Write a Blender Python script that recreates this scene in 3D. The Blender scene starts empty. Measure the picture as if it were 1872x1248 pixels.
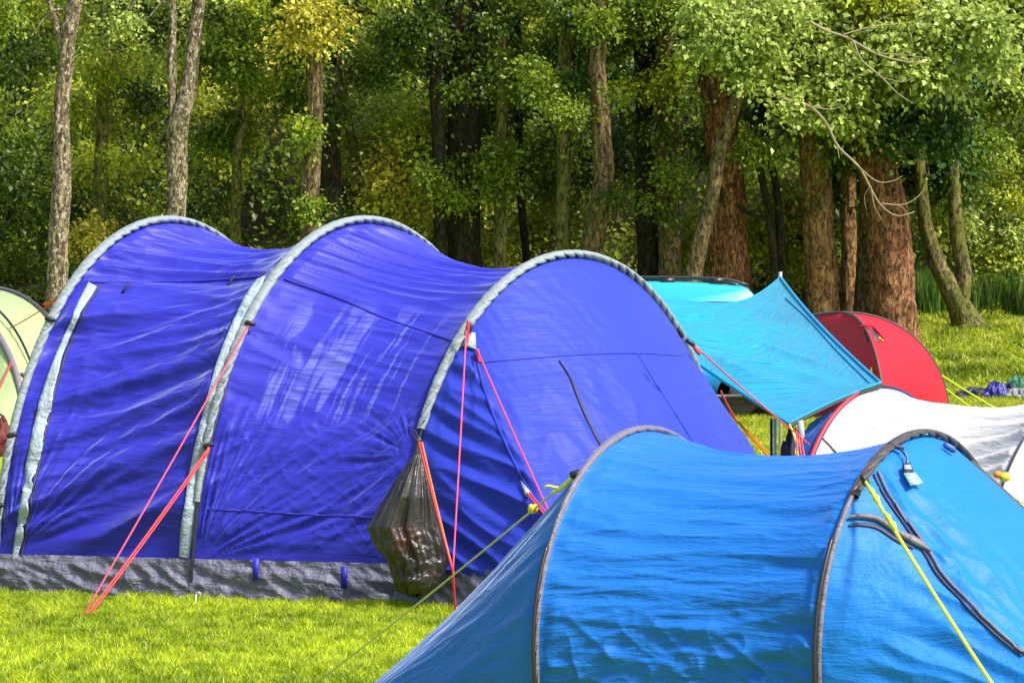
import bpy, math, random
import numpy as np
from mathutils import Vector
from mathutils.bvhtree import BVHTree
random.seed(7); RNG = np.random.default_rng(7)
S = bpy.context.scene
COL = S.collection

# ------------------------------------------------------------------ camera
FPX, CX, CY, HOR, EYE = 6000.0, 936.0, 624.0, 555.0, 1.6
PITCH = math.atan((CY - HOR) / FPX)
cd = bpy.data.cameras.new('camera'); cam = bpy.data.objects.new('camera', cd); COL.objects.link(cam)
cd.sensor_width = 36; cd.lens = 36 * FPX / 1872; cd.clip_start = 0.1; cd.clip_end = 2000
cam.location = (0, 0, EYE); cam.rotation_euler = (math.pi / 2 - PITCH, 0, 0)
S.camera = cam
cd.dof.use_dof = False

# ------------------------------------------------------------------ light
SUN_EL, SUN_AZ = math.radians(50), math.radians(122)     # azimuth clockwise from +Y: the sun stands behind and right of the camera
w = bpy.data.worlds.new('World'); S.world = w; w.use_nodes = True
nt = w.node_tree; bg = nt.nodes['Background']
sky = nt.nodes.new('ShaderNodeTexSky'); sky.sky_type = 'NISHITA'; sky.sun_disc = False
sky.sun_elevation = SUN_EL; sky.sun_rotation = SUN_AZ
sky.air_density = 1.0; sky.dust_density = 4.0; sky.ozone_density = 1.0
nt.links.new(sky.outputs[0], bg.inputs[0]); bg.inputs[1].default_value = 0.13
sd = bpy.data.lights.new('sun', 'SUN'); sun = bpy.data.objects.new('sun', sd); COL.objects.link(sun)
sd.energy = 3.3; sd.angle = math.radians(7); sd.color = (1, .95, .86)
sdir = Vector((math.sin(SUN_AZ) * math.cos(SUN_EL), math.cos(SUN_AZ) * math.cos(SUN_EL), math.sin(SUN_EL)))
sun.rotation_euler = sdir.to_track_quat('Z', 'Y').to_euler()
sun.location = (10, -10, 30)
S.view_settings.view_transform = 'Standard'; S.view_settings.look = 'None'
S.view_settings.gamma = 1; S.view_settings.use_curve_mapping = False
S.view_settings.exposure = 0.85
S.render.engine = 'CYCLES'

# ------------------------------------------------------------------ helpers
def ray(px, py):
    a = (px - CX) / FPX; b = (CY - py) / FPX
    s, c = math.sin(PITCH), math.cos(PITCH)
    return np.array([a, c + b * s, -s + b * c])
def W(px, py, D):
    d = ray(px, py); return np.array([0, 0, EYE]) + d * (D / d[1])
def G(px, D, z=0.0):
    return np.array([(px - CX) / FPX * D, D, z])
def GP(px, py):
    d = ray(px, py); return np.array([0, 0, EYE]) + d * (-EYE / d[2])

def smooth(a, b, x):
    t = np.clip((x - a) / (b - a), 0, 1); return t * t * (3 - 2 * t)
_perm = RNG.permutation(4096)
_gr = RNG.uniform(0, 2 * np.pi, 4096)
def perlin(x, y, seed=0):
    x = np.asarray(x, float) + seed * 17.31; y = np.asarray(y, float) + seed * 9.77
    xi = np.floor(x).astype(int); yi = np.floor(y).astype(int); xf = x - xi; yf = y - yi
    def g(ix, iy, dx, dy):
        h = _gr[_perm[(ix + _perm[iy & 4095]) & 4095]]
        return np.cos(h) * dx + np.sin(h) * dy
    u = xf ** 3 * (xf * (xf * 6 - 15) + 10); v = yf ** 3 * (yf * (yf * 6 - 15) + 10)
    n00 = g(xi, yi, xf, yf); n10 = g(xi + 1, yi, xf - 1, yf)
    n01 = g(xi, yi + 1, xf, yf - 1); n11 = g(xi + 1, yi + 1, xf - 1, yf - 1)
    return 1.5 * ((n00 * (1 - u) + n10 * u) * (1 - v) + (n01 * (1 - u) + n11 * u) * v)
def crease(x, y, seed=0):
    return np.clip(1 - 3.2 * np.abs(perlin(x, y, seed)), 0, 1) ** 1.5
def ridged(x, y, seed=0):
    return 1 - 2 * np.abs(perlin(x, y, seed)) 
def fbm(x, y, seed=0, o=3):
    r = 0; a = 1
    for i in range(o):
        r = r + a * perlin(x * 2 ** i, y * 2 ** i, seed + i * 3); a *= .5
    return r

def link(o, parent=None):
    COL.objects.link(o)
    if parent is not None:
        o.parent = parent
        o.matrix_parent_inverse = parent.matrix_world.inverted() if False else o.matrix_parent_inverse
    return o
def tag(o, label=None, cat=None, group=None, kind=None):
    if label: o['label'] = label
    if cat: o['category'] = cat
    if group: o['group'] = group
    if kind: o['kind'] = kind
    return o
def empty(name, loc, label, cat, group=None):
    o = bpy.data.objects.new(name, None); COL.objects.link(o)
    o.location = Vector(loc); o.empty_display_size = .1
    return tag(o, label, cat, group)
def mesh(name, V, F, m=None, parent=None, sm=True, uv=None, cols=None):
    """V (n,3) world coordinates; F faces array of equal-size polygons (or list of arrays)."""
    V = np.asarray(V, np.float64)
    org = np.array(parent.location) if parent is not None else np.zeros(3)
    pp = parent
    while pp is not None and pp.parent is not None:
        pp = pp.parent; org = org + np.array(pp.location)
    V = V - org
    me = bpy.data.meshes.new(name)
    Fs = F if isinstance(F, list) else [F]
    Fs = [np.asarray(f, np.int32) for f in Fs if len(f)]
    nl = sum(f.size for f in Fs); npol = sum(len(f) for f in Fs)
    me.vertices.add(len(V)); me.vertices.foreach_set('co', V.astype(np.float32).ravel())
    me.loops.add(nl); me.loops.foreach_set('vertex_index', np.concatenate([f.ravel() for f in Fs]))
    starts = []; s = 0
    for f in Fs:
        k = f.shape[1]; starts.append(s + np.arange(len(f)) * k); s += f.size
    me.polygons.add(npol); me.polygons.foreach_set('loop_start', np.concatenate(starts).astype(np.int32))
    me.update(calc_edges=True)
    if sm: me.polygons.foreach_set('use_smooth', np.ones(npol, bool))
    if uv is not None:
        l = me.uv_layers.new(name='UVMap')
        vi = np.empty(nl, np.int32); me.loops.foreach_get('vertex_index', vi)
        l.data.foreach_set('uv', np.asarray(uv, np.float32)[vi].ravel())
    if cols is not None:
        a = me.color_attributes.new('tint', 'FLOAT_COLOR', 'POINT')
        c = np.ones((len(V), 4), np.float32); c[:, :3] = cols
        a.data.foreach_set('color', c.ravel())
    if m: me.materials.append(m)
    o = bpy.data.objects.new(name, me)
    return link(o, parent)

def gridF(nu, nv, close=False):
    i = np.arange(nu - 1)[:, None]; j = np.arange(nv if close else nv - 1)[None, :]
    j2 = (j + 1) % nv
    a = i * nv + j; b = (i + 1) * nv + j; c = (i + 1) * nv + j2; d = i * nv + j2
    return np.stack([a + 0 * j, b + 0 * j, c, d], -1).reshape(-1, 4)
def normals(P):
    du = np.gradient(P, axis=0); dv = np.gradient(P, axis=1)
    n = np.cross(du, dv); n /= np.linalg.norm(n, axis=2, keepdims=True) + 1e-9
    return n
def metric(P):
    """metre coordinates of a grid"""
    a = np.zeros(P.shape[:2]); b = np.zeros(P.shape[:2])
    a[1:] = np.cumsum(np.linalg.norm(np.diff(P, axis=0), axis=2), 0)
    b[:, 1:] = np.cumsum(np.linalg.norm(np.diff(P, axis=1), axis=2), 1)
    am = a.mean(1)[:, None] + 0 * a; return am, b
def grid(name, P, m, parent, disp=None, uv=None):
    if disp is not None: P = P + normals(P) * disp[..., None]
    a, b = metric(P) if uv is None else uv
    return mesh(name, P.reshape(-1, 3), gridF(*P.shape[:2]), m, parent, uv=np.stack([a.ravel(), b.ravel()], -1))

def resample(pts, n):
    pts = np.asarray(pts, float)
    d = np.r_[0, np.cumsum(np.linalg.norm(np.diff(pts, axis=0), axis=1))]
    q = np.linspace(0, d[-1], n)
    return np.stack([np.interp(q, d, pts[:, k]) for k in range(pts.shape[1])], 1)
def spline(pts, n):
    pts = np.asarray(pts, float)
    if len(pts) < 3: return resample(pts, n)
    P = np.vstack([2 * pts[0] - pts[1], pts, 2 * pts[-1] - pts[-2]])
    out = []
    for i in range(len(pts) - 1):
        for t in np.linspace(0, 1, 12, endpoint=False):
            a, b, c, d = P[i:i + 4]
            out.append(.5 * (2 * b + (c - a) * t + (2 * a - 5 * b + 4 * c - d) * t * t + (3 * b - 3 * c + d - a) * t ** 3))
    out.append(pts[-1]); return resample(out, n)
def tubeVF(path, r, seg=8, wob=None, caps=True):
    path = np.asarray(path, float); n = len(path); r = np.broadcast_to(np.asarray(r, float), (n,))
    T = np.gradient(path, axis=0); T /= np.linalg.norm(T, axis=1, keepdims=True) + 1e-9
    up = np.array([0.01, 0.02, 1.0]) if abs(T[0][2]) < .9 else np.array([1.0, 0.02, 0])
    N = np.zeros((n, 3)); v = up - T[0] * (up @ T[0]); N[0] = v / np.linalg.norm(v)
    for i in range(1, n):
        v = N[i - 1] - T[i] * (N[i - 1] @ T[i]); N[i] = v / (np.linalg.norm(v) + 1e-9)
    B = np.cross(T, N)
    a = np.linspace(0, 2 * np.pi, seg, endpoint=False)
    R = r[:, None] * (np.ones(seg)[None] if wob is None else wob(np.arange(n)[:, None] / n, a[None]))
    V = path[:, None] + R[..., None] * (np.cos(a)[None, :, None] * N[:, None] + np.sin(a)[None, :, None] * B[:, None])
    V = V.reshape(-1, 3); F = [gridF(n, seg, True)]
    if caps:
        V = np.vstack([V, path[:1], path[-1:]])
        j = np.arange(seg); j2 = (j + 1) % seg
        F.append(np.stack([np.full(seg, n * seg), j, j2], 1))
        F.append(np.stack([np.full(seg, n * seg + 1), (n - 1) * seg + j2, (n - 1) * seg + j], 1))
    return V, F
def tube(name, path, r, m, parent=None, seg=8, wob=None):
    V, F = tubeVF(path, r, seg, wob); return mesh(name, V, F, m, parent)
class MB:
    def __init__(s): s.V = []; s.F3 = []; s.F4 = []; s.n = 0
    def add(s, V, F):
        for f in (F if isinstance(F, list) else [F]):
            f = np.asarray(f)
            (s.F4 if f.shape[1] == 4 else s.F3).append(f + s.n)
        s.V.append(np.asarray(V, float)); s.n += len(V)
    def build(s, name, m, parent=None, sm=True):
        F = [np.vstack(f) for f in (s.F3, s.F4) if f]
        return mesh(name, np.vstack(s.V), F, m, parent, sm)
def boxVF(c, dx, dy, dz, ax=(1, 0, 0), ay=(0, 1, 0), az=(0, 0, 1)):
    c = np.array(c, float); ax, ay, az = map(np.array, (ax, ay, az))
    V = [c + sx * dx / 2 * ax + sy * dy / 2 * ay + sz * dz / 2 * az for sz in (-1, 1) for sy in (-1, 1) for sx in (-1, 1)]
    F = np.array([[0, 2, 3, 1], [4, 5, 7, 6], [0, 1, 5, 4], [2, 6, 7, 3], [0, 4, 6, 2], [1, 3, 7, 5]])
    return np.array(V), F
def ellipsoid(c, r, m, name, parent, seg=14, jit=0, seed=0):
    u = np.linspace(0.001, np.pi - .001, seg); v = np.linspace(0, 2 * np.pi, seg * 2, endpoint=False)
    U, Vv = np.meshgrid(u, v, indexing='ij')
    d = np.stack([np.sin(U) * np.cos(Vv), np.sin(U) * np.sin(Vv), np.cos(U)], -1)
    k = 1 + jit * fbm(d[..., 0] * 2 + 5, d[..., 1] * 2 + d[..., 2] * 3, seed)
    P = np.array(c) + d * np.array(r) * k[..., None]
    return mesh(name, P.reshape(-1, 3), gridF(len(u), len(v), True), m, parent)

# ------------------------------------------------------------------ materials
def new_mat(name):
    m = bpy.data.materials.new(name); m.use_nodes = True
    t = m.node_tree; b = t.nodes['Principled BSDF']
    return m, t, b
def N(t, kind, **kw):
    n = t.nodes.new(kind)
    for k, v in kw.items(): setattr(n, k, v)
    return n
def ramp(t, src, stops):
    r = N(t, 'ShaderNodeValToRGB'); e = r.color_ramp.elements
    while len(e) < len(stops): e.new(.5)
    for x, (p, c) in zip(e, stops): x.position = p; x.color = (*c, 1) if len(c) == 3 else c
    t.links.new(src, r.inputs[0]); return r.outputs[0]
def noise(t, vec, scale, detail=3, rough=.5, dist=0):
    n = N(t, 'ShaderNodeTexNoise'); n.inputs['Scale'].default_value = scale
    n.inputs['Detail'].default_value = detail; n.inputs['Roughness'].default_value = rough
    n.inputs['Distortion'].default_value = dist
    if vec is not None: t.links.new(vec, n.inputs['Vector'])
    return n.outputs['Fac']
def mapping(t, vec, sc=(1, 1, 1), rot=(0, 0, 0), loc=(0, 0, 0)):
    m = N(t, 'ShaderNodeMapping'); m.inputs['Scale'].default_value = sc
    m.inputs['Rotation'].default_value = rot; m.inputs['Location'].default_value = loc
    t.links.new(vec, m.inputs['Vector']); return m.outputs[0]
def bump(t, b, h, strength, dist, prev=None):
    n = N(t, 'ShaderNodeBump'); n.inputs['Strength'].default_value = strength
    n.inputs['Distance'].default_value = dist; t.links.new(h, n.inputs['Height'])
    if prev is not None: t.links.new(prev, n.inputs['Normal'])
    t.links.new(n.outputs[0], b.inputs['Normal']); return n.outputs[0]
def mixc(t, f, a, b, mode='MIX'):
    m = N(t, 'ShaderNodeMix', data_type='RGBA', blend_type=mode)
    for i, x in ((0, f), (6, a), (7, b)):
        if isinstance(x, (int, float)): m.inputs[i].default_value = x
        elif isinstance(x, tuple): m.inputs[i].default_value = (*x, 1)
        else: t.links.new(x, m.inputs[i])
    return m.outputs[2]
def plain(name, c, rough=.5, metal=0, spec=.5):
    m, t, b = new_mat(name); b.inputs['Base Color'].default_value = (*c, 1)
    b.inputs['Roughness'].default_value = rough; b.inputs['Metallic'].default_value = metal
    b.inputs['Specular IOR Level'].default_value = spec
    g = N(t, 'ShaderNodeNewGeometry')
    f = noise(t, g.outputs['Position'], 9, 3)
    t.links.new(mixc(t, f, tuple(x * .85 for x in c), tuple(min(1, x * 1.12) for x in c)), b.inputs['Base Color'])
    return m
def fabric(name, c, rough=.55, trans=.15, fine=1.0, streaks=False, fold=1.0, stretch=(1.3, 11), sheen=.28):
    m, t, b = new_mat(name)
    uv = N(t, 'ShaderNodeUVMap'); uv = uv.outputs[0]
    v = noise(t, mapping(t, uv, (2, 2, 1)), 2.5, 4)
    col = mixc(t, v, tuple(x * .86 for x in c), tuple(min(1, x * 1.12 + .004) for x in c))
    grain = noise(t, mapping(t, uv, (1, 1, 1)), 160, 2, .6)
    col = mixc(t, .35, col, ramp(t, grain, [(.3, tuple(x * .75 for x in c)), (.7, tuple(min(1, x * 1.3 + .01) for x in c))]))
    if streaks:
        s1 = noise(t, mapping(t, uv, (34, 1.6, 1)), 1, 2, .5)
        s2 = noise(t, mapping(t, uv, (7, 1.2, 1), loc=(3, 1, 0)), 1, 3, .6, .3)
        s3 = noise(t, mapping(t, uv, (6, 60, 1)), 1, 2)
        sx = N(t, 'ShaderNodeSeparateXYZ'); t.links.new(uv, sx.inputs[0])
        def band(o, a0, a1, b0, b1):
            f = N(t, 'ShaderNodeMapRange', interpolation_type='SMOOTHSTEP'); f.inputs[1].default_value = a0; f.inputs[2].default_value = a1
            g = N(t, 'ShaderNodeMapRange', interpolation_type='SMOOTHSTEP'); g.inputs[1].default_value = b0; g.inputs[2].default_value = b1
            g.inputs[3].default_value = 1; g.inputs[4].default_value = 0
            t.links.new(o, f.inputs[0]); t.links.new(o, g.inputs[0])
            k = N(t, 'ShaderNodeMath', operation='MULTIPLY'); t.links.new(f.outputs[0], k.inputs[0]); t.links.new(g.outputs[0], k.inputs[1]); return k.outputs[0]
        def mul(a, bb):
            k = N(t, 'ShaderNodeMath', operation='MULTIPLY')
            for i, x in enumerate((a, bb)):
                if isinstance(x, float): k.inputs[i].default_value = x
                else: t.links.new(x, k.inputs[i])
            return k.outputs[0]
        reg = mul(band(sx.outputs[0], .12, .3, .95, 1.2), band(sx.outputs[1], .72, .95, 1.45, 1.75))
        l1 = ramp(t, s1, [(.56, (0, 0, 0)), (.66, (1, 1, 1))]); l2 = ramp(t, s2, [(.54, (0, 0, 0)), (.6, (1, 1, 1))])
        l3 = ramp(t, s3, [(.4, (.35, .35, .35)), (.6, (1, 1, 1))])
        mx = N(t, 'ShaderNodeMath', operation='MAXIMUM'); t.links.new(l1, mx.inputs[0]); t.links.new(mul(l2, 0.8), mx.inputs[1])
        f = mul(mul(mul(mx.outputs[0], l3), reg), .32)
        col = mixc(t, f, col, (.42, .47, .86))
    t.links.new(col, b.inputs['Base Color'])
    b.inputs['Roughness'].default_value = rough; b.inputs['Specular IOR Level'].default_value = .25
    b.inputs['Sheen Weight'].default_value = sheen; b.inputs['Sheen Roughness'].default_value = .35; b.inputs['Sheen Tint'].default_value = (.75, .85, 1, 1)
    b.inputs['Coat Weight'].default_value = .35 * sheen; b.inputs['Coat Roughness'].default_value = .4
    h1 = noise(t, mapping(t, uv, (stretch[0], stretch[1], 1)), 1.6, 4, .55, .4)
    p = bump(t, b, h1, .55 * fold, .05)
    h2 = noise(t, mapping(t, uv, (5, 22, 1)), 1.3, 3, .6, .8)
    p = bump(t, b, h2, .4 * fold, .02, p)
    h3 = noise(t, uv, 14 * fine, 4, .6, 1.2)
    p = bump(t, b, h3, .35 * fold, .008, p)
    if trans > 0:
        tr = N(t, 'ShaderNodeBsdfTranslucent'); t.links.new(col, tr.inputs[0]); t.links.new(p, tr.inputs['Normal'])
        mx = N(t, 'ShaderNodeMixShader'); mx.inputs[0].default_value = trans
        t.links.new(b.outputs[0], mx.inputs[1]); t.links.new(tr.outputs[0], mx.inputs[2])
        t.links.new(mx.outputs[0], t.nodes['Material Output'].inputs[0])
    return m
def leafmat(name, trans=.35, rough=.45):
    m, t, b = new_mat(name)
    a = N(t, 'ShaderNodeVertexColor', layer_name='tint')
    t.links.new(a.outputs[0], b.inputs['Base Color']); b.inputs['Roughness'].default_value = rough
    b.inputs['Specular IOR Level'].default_value = .35
    tr = N(t, 'ShaderNodeBsdfTranslucent')
    c2 = mixc(t, .5, a.outputs[0], (.9, 1, .25), 'MULTIPLY')
    t.links.new(a.outputs[0], tr.inputs[0])
    mx = N(t, 'ShaderNodeMixShader'); mx.inputs[0].default_value = trans
    t.links.new(b.outputs[0], mx.inputs[1]); t.links.new(tr.outputs[0], mx.inputs[2])
    t.links.new(mx.outputs[0], t.nodes['Material Output'].inputs[0])
    return m
def bark(name, dark, light, moss=(.05, .07, .015), mossf=.5, vscale=1.0, blotch=False):
    m, t, b = new_mat(name)
    g = N(t, 'ShaderNodeNewGeometry').outputs['Position']
    n1 = noise(t, mapping(t, g, (7, 7, 1.6 * vscale)), 2.2, 5, .65, .6)
    n2 = noise(t, g, 1.6, 4, .6)
    n3 = noise(t, mapping(t, g, (3, 3, 2.2), loc=(4, 3, 1)), 5, 4, .7)
    c = ramp(t, n1, [(.32, tuple(x * .4 for x in dark)), (.47, dark), (.62, light)])
    mf = ramp(t, n2, [(.62 - .3 * mossf, (0, 0, 0)), (.78 - .3 * mossf, (1, 1, 1))])
    c = mixc(t, mf, c, moss)
    if blotch:
        c = mixc(t, ramp(t, n3, [(.55, (0, 0, 0)), (.6, (1, 1, 1))]), c, (.5, .47, .4))
    else:
        c = mixc(t, ramp(t, n3, [(.62, (0, 0, 0)), (.68, (1, 1, 1))]), c, tuple(x * 1.4 for x in light))
    t.links.new(c, b.inputs['Base Color']); b.inputs['Roughness'].default_value = .9; b.inputs['Specular IOR Level'].default_value = .2
    n4 = noise(t, mapping(t, g, (9, 9, 5), loc=(1, 7, 2)), 1.6, 5, .75, .5)
    fl = ramp(t, n4, [(.50, (0, 0, 0)), (.56, (.9, .9, .9))])
    c = mixc(t, fl, c, tuple(x * .22 for x in dark)); t.links.new(c, b.inputs['Base Color'])
    p = bump(t, b, n1, .9, .06); bump(t, b, n3, .5, .02, p)
    return m

M = {}
M['indigo'] = fabric('indigo_flysheet', (.020, .022, .43), fold=.36, sheen=.75)
M['indigo_streak'] = fabric('indigo_flysheet_streaked', (.021, .025, .45), streaks=True, fold=.36, sheen=.75)
M['indigo_front'] = fabric('indigo_end_wall', (.020, .043, .46), fold=.45, sheen=.2)
M['sleeve'] = fabric('pale_grey_sleeve', (.22, .265, .29), rough=.5, trans=0, fold=.8, sheen=.1)
M['trim'] = fabric('pale_trim', (.30, .37, .44), rough=.5, trans=0, fold=1.2, stretch=(8, 8), sheen=.1)
M['flap'] = fabric('grey_mud_flap', (.14, .14, .20), rough=.42, trans=0, fold=2.2, stretch=(5, 4), sheen=.2)
M['azure'] = fabric('azure_flysheet', (.006, .155, .60), fold=.8, sheen=.35)
M['azure_front'] = fabric('azure_nose', (.005, .185, .66), fold=.7, sheen=.15, stretch=(3, 3))
M['lilac'] = fabric('lilac_grey_sleeve', (.15, .135, .17), rough=.45, trans=0, fold=.7)
M['taupe'] = fabric('taupe_sleeve', (.055, .045, .045), rough=.5, trans=0, fold=.7)
M['teal'] = fabric('teal_tarp', (.004, .34, .62), fold=1.8, trans=.25)
M['white'] = fabric('white_flysheet', (.66, .66, .68), fold=1.0, trans=.2)
M['innerblue'] = fabric('blue_inner_tent', (.01, .08, .38), fold=1)
M['red'] = fabric('red_flysheet', (.50, .002, .012), fold=.4, sheen=.05)
M['pinkred'] = fabric('sunlit_red_flysheet', (.55, .008, .025), fold=.4, sheen=.1)  # lighter, pinker red paints the sun on the right-facing panel
M['lime'] = fabric('lime_flysheet', (.42, .52, .24), fold=.6, trans=.2)
M['lime2'] = fabric('sage_flysheet', (.38, .52, .24), fold=.6, trans=.2)
M['black'] = plain('black_webbing', (.012, .012, .014), .5)
M['darkline'] = plain('dark_zip_and_shadow', (.02, .02, .06), .6)
M['seam'] = plain('seam_tape', (.06, .055, .38), .5)
M['aseam'] = plain('azure_seam', (.03, .09, .30), .5)
M['pole'] = plain('dark_pole', (.02, .02, .025), .35)
M['steel'] = plain('pale_steel', (.6, .6, .58), .35, .7)
M['redcord'] = plain('coral_cord', (.72, .045, .05), .6)
M['pinkcord'] = plain('pink_cord', (.72, .06, .13), .6)
M['orangecord'] = plain('orange_cord', (.85, .18, .02), .6)
M['limecord'] = plain('lime_cord', (.62, .72, .05), .6)
M['palecord'] = plain('pale_olive_cord', (.52, .56, .20), .6)
M['yellow'] = plain('yellow_slider', (.85, .62, .02), .4)
M['orange'] = plain('orange_ball', (.85, .28, .01), .4)
M['redtrim'] = plain('red_piping', (.65, .02, .04), .5)
M['leaf'] = leafmat('leaf', .36, .42); M['grass'] = leafmat('grass_blade', .4, .5)
M['bark_birch'] = bark('pale_bark', (.16, .12, .07), (.36, .30, .20), (.10, .10, .03), .25, blotch=True)
M['bark_brown'] = bark('brown_bark', (.13, .09, .045), (.30, .22, .12), (.07, .08, .02), .45)
M['bark_red'] = bark('russet_bark', (.17, .075, .035), (.42, .21, .10), (.10, .07, .02), .25)
M['bark_orange'] = bark('orange_brown_bark', (.26, .14, .055), (.50, .30, .14), (.09, .07, .025), .2)
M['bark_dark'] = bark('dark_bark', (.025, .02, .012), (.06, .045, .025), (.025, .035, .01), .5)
M['bark_moss'] = bark('mossy_bark', (.12, .10, .04), (.26, .21, .09), (.12, .13, .025), .8)
M['twig'] = plain('bare_twig', (.27, .23, .15), .9)

# ------------------------------------------------------------------ ground
def zg(x, y):
    x = np.asarray(x, float); y = np.asarray(y, float)
    k0 = 57.5 + .7 * np.sin(x * .35) 
    z = 1.27 * smooth(0, 1, (y - k0) / 8.0)
    z = z + np.where(y > 66, (y - 66) * .12, 0) + 17 * smooth(76, 125, y)  # last term: added hill that keeps bright sky out of the leaf gaps
    z = z + .10 * fbm(x * .35, y * .35, 5) * smooth(56, 60, y)
    z = z + .012 * fbm(x * 1.3, y * 1.3, 8) * smooth(8, 10, y)
    return z
gm, t, b = new_mat('meadow_soil')
g = N(t, 'ShaderNodeNewGeometry').outputs['Position']
n1 = noise(t, g, .5, 4); n2 = noise(t, g, 30, 4, .7); n3 = noise(t, g, 3.5, 4, .6)
c = ramp(t, n3, [(.3, (.16, .24, .008)), (.7, (.30, .38, .015))])
c = mixc(t, ramp(t, n2, [(.35, (0, 0, 0)), (.7, (.7, .7, .7))]), c, (.28, .38, .03))
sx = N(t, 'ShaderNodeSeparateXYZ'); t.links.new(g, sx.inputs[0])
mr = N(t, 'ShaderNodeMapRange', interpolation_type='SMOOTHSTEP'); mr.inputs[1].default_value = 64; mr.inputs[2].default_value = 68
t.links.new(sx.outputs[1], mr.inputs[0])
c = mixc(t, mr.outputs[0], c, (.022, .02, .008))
t.links.new(c, b.inputs['Base Color']); b.inputs['Roughness'].default_value = .95; b.inputs['Specular IOR Level'].default_value = .1
bump(t, b, n2, .6, .03)
xs = np.unique(np.r_[np.linspace(-300, -30, 12), np.linspace(-30, 30, 150), np.linspace(30, 300, 12)])
ys = np.unique(np.r_[np.linspace(-60, 8, 8), np.linspace(8, 30, 60), np.linspace(30, 80, 110), np.linspace(80, 140, 40), np.linspace(140, 500, 8)])
X, Y = np.meshgrid(xs, ys, indexing='ij')
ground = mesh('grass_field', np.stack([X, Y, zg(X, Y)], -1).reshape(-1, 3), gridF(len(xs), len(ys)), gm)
tag(ground, 'bright green camping field rising to a low bank before the trees', kind='structure')
P0 = GP

def blades(name, x, y, h, wd, cols, label, lean=.35, m='grass'):
    n = len(x); z = zg(x, y); a = RNG.uniform(0, 2 * np.pi, n)
    side = np.stack([np.cos(a), np.sin(a), 0 * a], 1) * wd[:, None] / 2
    ln = RNG.normal(0, lean, (n, 2)) * h[:, None]
    base = np.stack([x, y, z - .005], 1)
    midp = base + np.stack([ln[:, 0] * .35, ln[:, 1] * .35, h * .6], 1)
    tip = base + np.stack([ln[:, 0], ln[:, 1], h], 1)
    V = np.stack([base - side, base + side, midp + side * .8, midp - side * .8, tip], 1).reshape(-1, 3)
    i = np.arange(n)[:, None] * 5
    F = [np.hstack([i, i + 1, i + 2, i + 3]), np.hstack([i + 3, i + 2, i + 4])]
    C = np.repeat(cols, 5, 0)
    o = mesh(name, V, F, M[m], None, True, cols=C); tag(o, label, 'grass', kind='stuff'); return o
def gcol(n, a, b, x=None, y=None, s=1.2):
    dead = RNG.random(n) < .05
    k = RNG.random(n)
    if x is not None: k = np.clip(.5 + .7 * fbm(x * s, y * s, 3) + .35 * fbm(x * .8, y * .8, 6) + RNG.normal(0, .28, n), 0, 1)
    c = np.array(a) * (1 - k[:, None]) + np.array(b) * k[:, None]; c[dead] = (.5, .46, .16); return c
n = 230000
D = 13.3 + RNG.random(n) ** .8 * 5.2; px = RNG.uniform(-60, 1150, n); x = (px - CX) / FPX * D
clump = .75 + .5 * fbm(x * 6, D * 6, 2)
blades('short_grass', x, D, np.clip(.042 * clump * RNG.uniform(.5, 1.5, n), .012, .085), RNG.uniform(.0035, .007, n),
       gcol(n, (.16, .27, .006), (.62, .72, .03), x, D, 7), 'short bright yellow green grass in front of the tents', .45)
n = 60000
D = RNG.uniform(19, 57.5, n); px = RNG.uniform(1250, 1900, n); x = (px - CX) / FPX * D
k = px + 0 < 1900
blades('short_grass', x, D, RNG.uniform(.03, .08, n), RNG.uniform(.008, .02, n), gcol(n, (.20, .26, .010), (.46, .48, .03), x, D, .8),
       'mown green grass of the field behind the blue tents', .5)
n = 45000
D = RNG.uniform(56, 67, n); px = RNG.uniform(1450, 2000, n); x = (px - CX) / FPX * D
blades('bank_grass', x, D, RNG.uniform(.04, .15, n) * (1 + .8 * np.clip(fbm(x * 1.5, D * 1.5, 4), 0, 1)), RNG.uniform(.015, .04, n), gcol(n, (.13, .21, .01), (.50, .56, .045), x, D, 1.5),
       'rough leafy grass covering the bank below the trees', .7)

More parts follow.
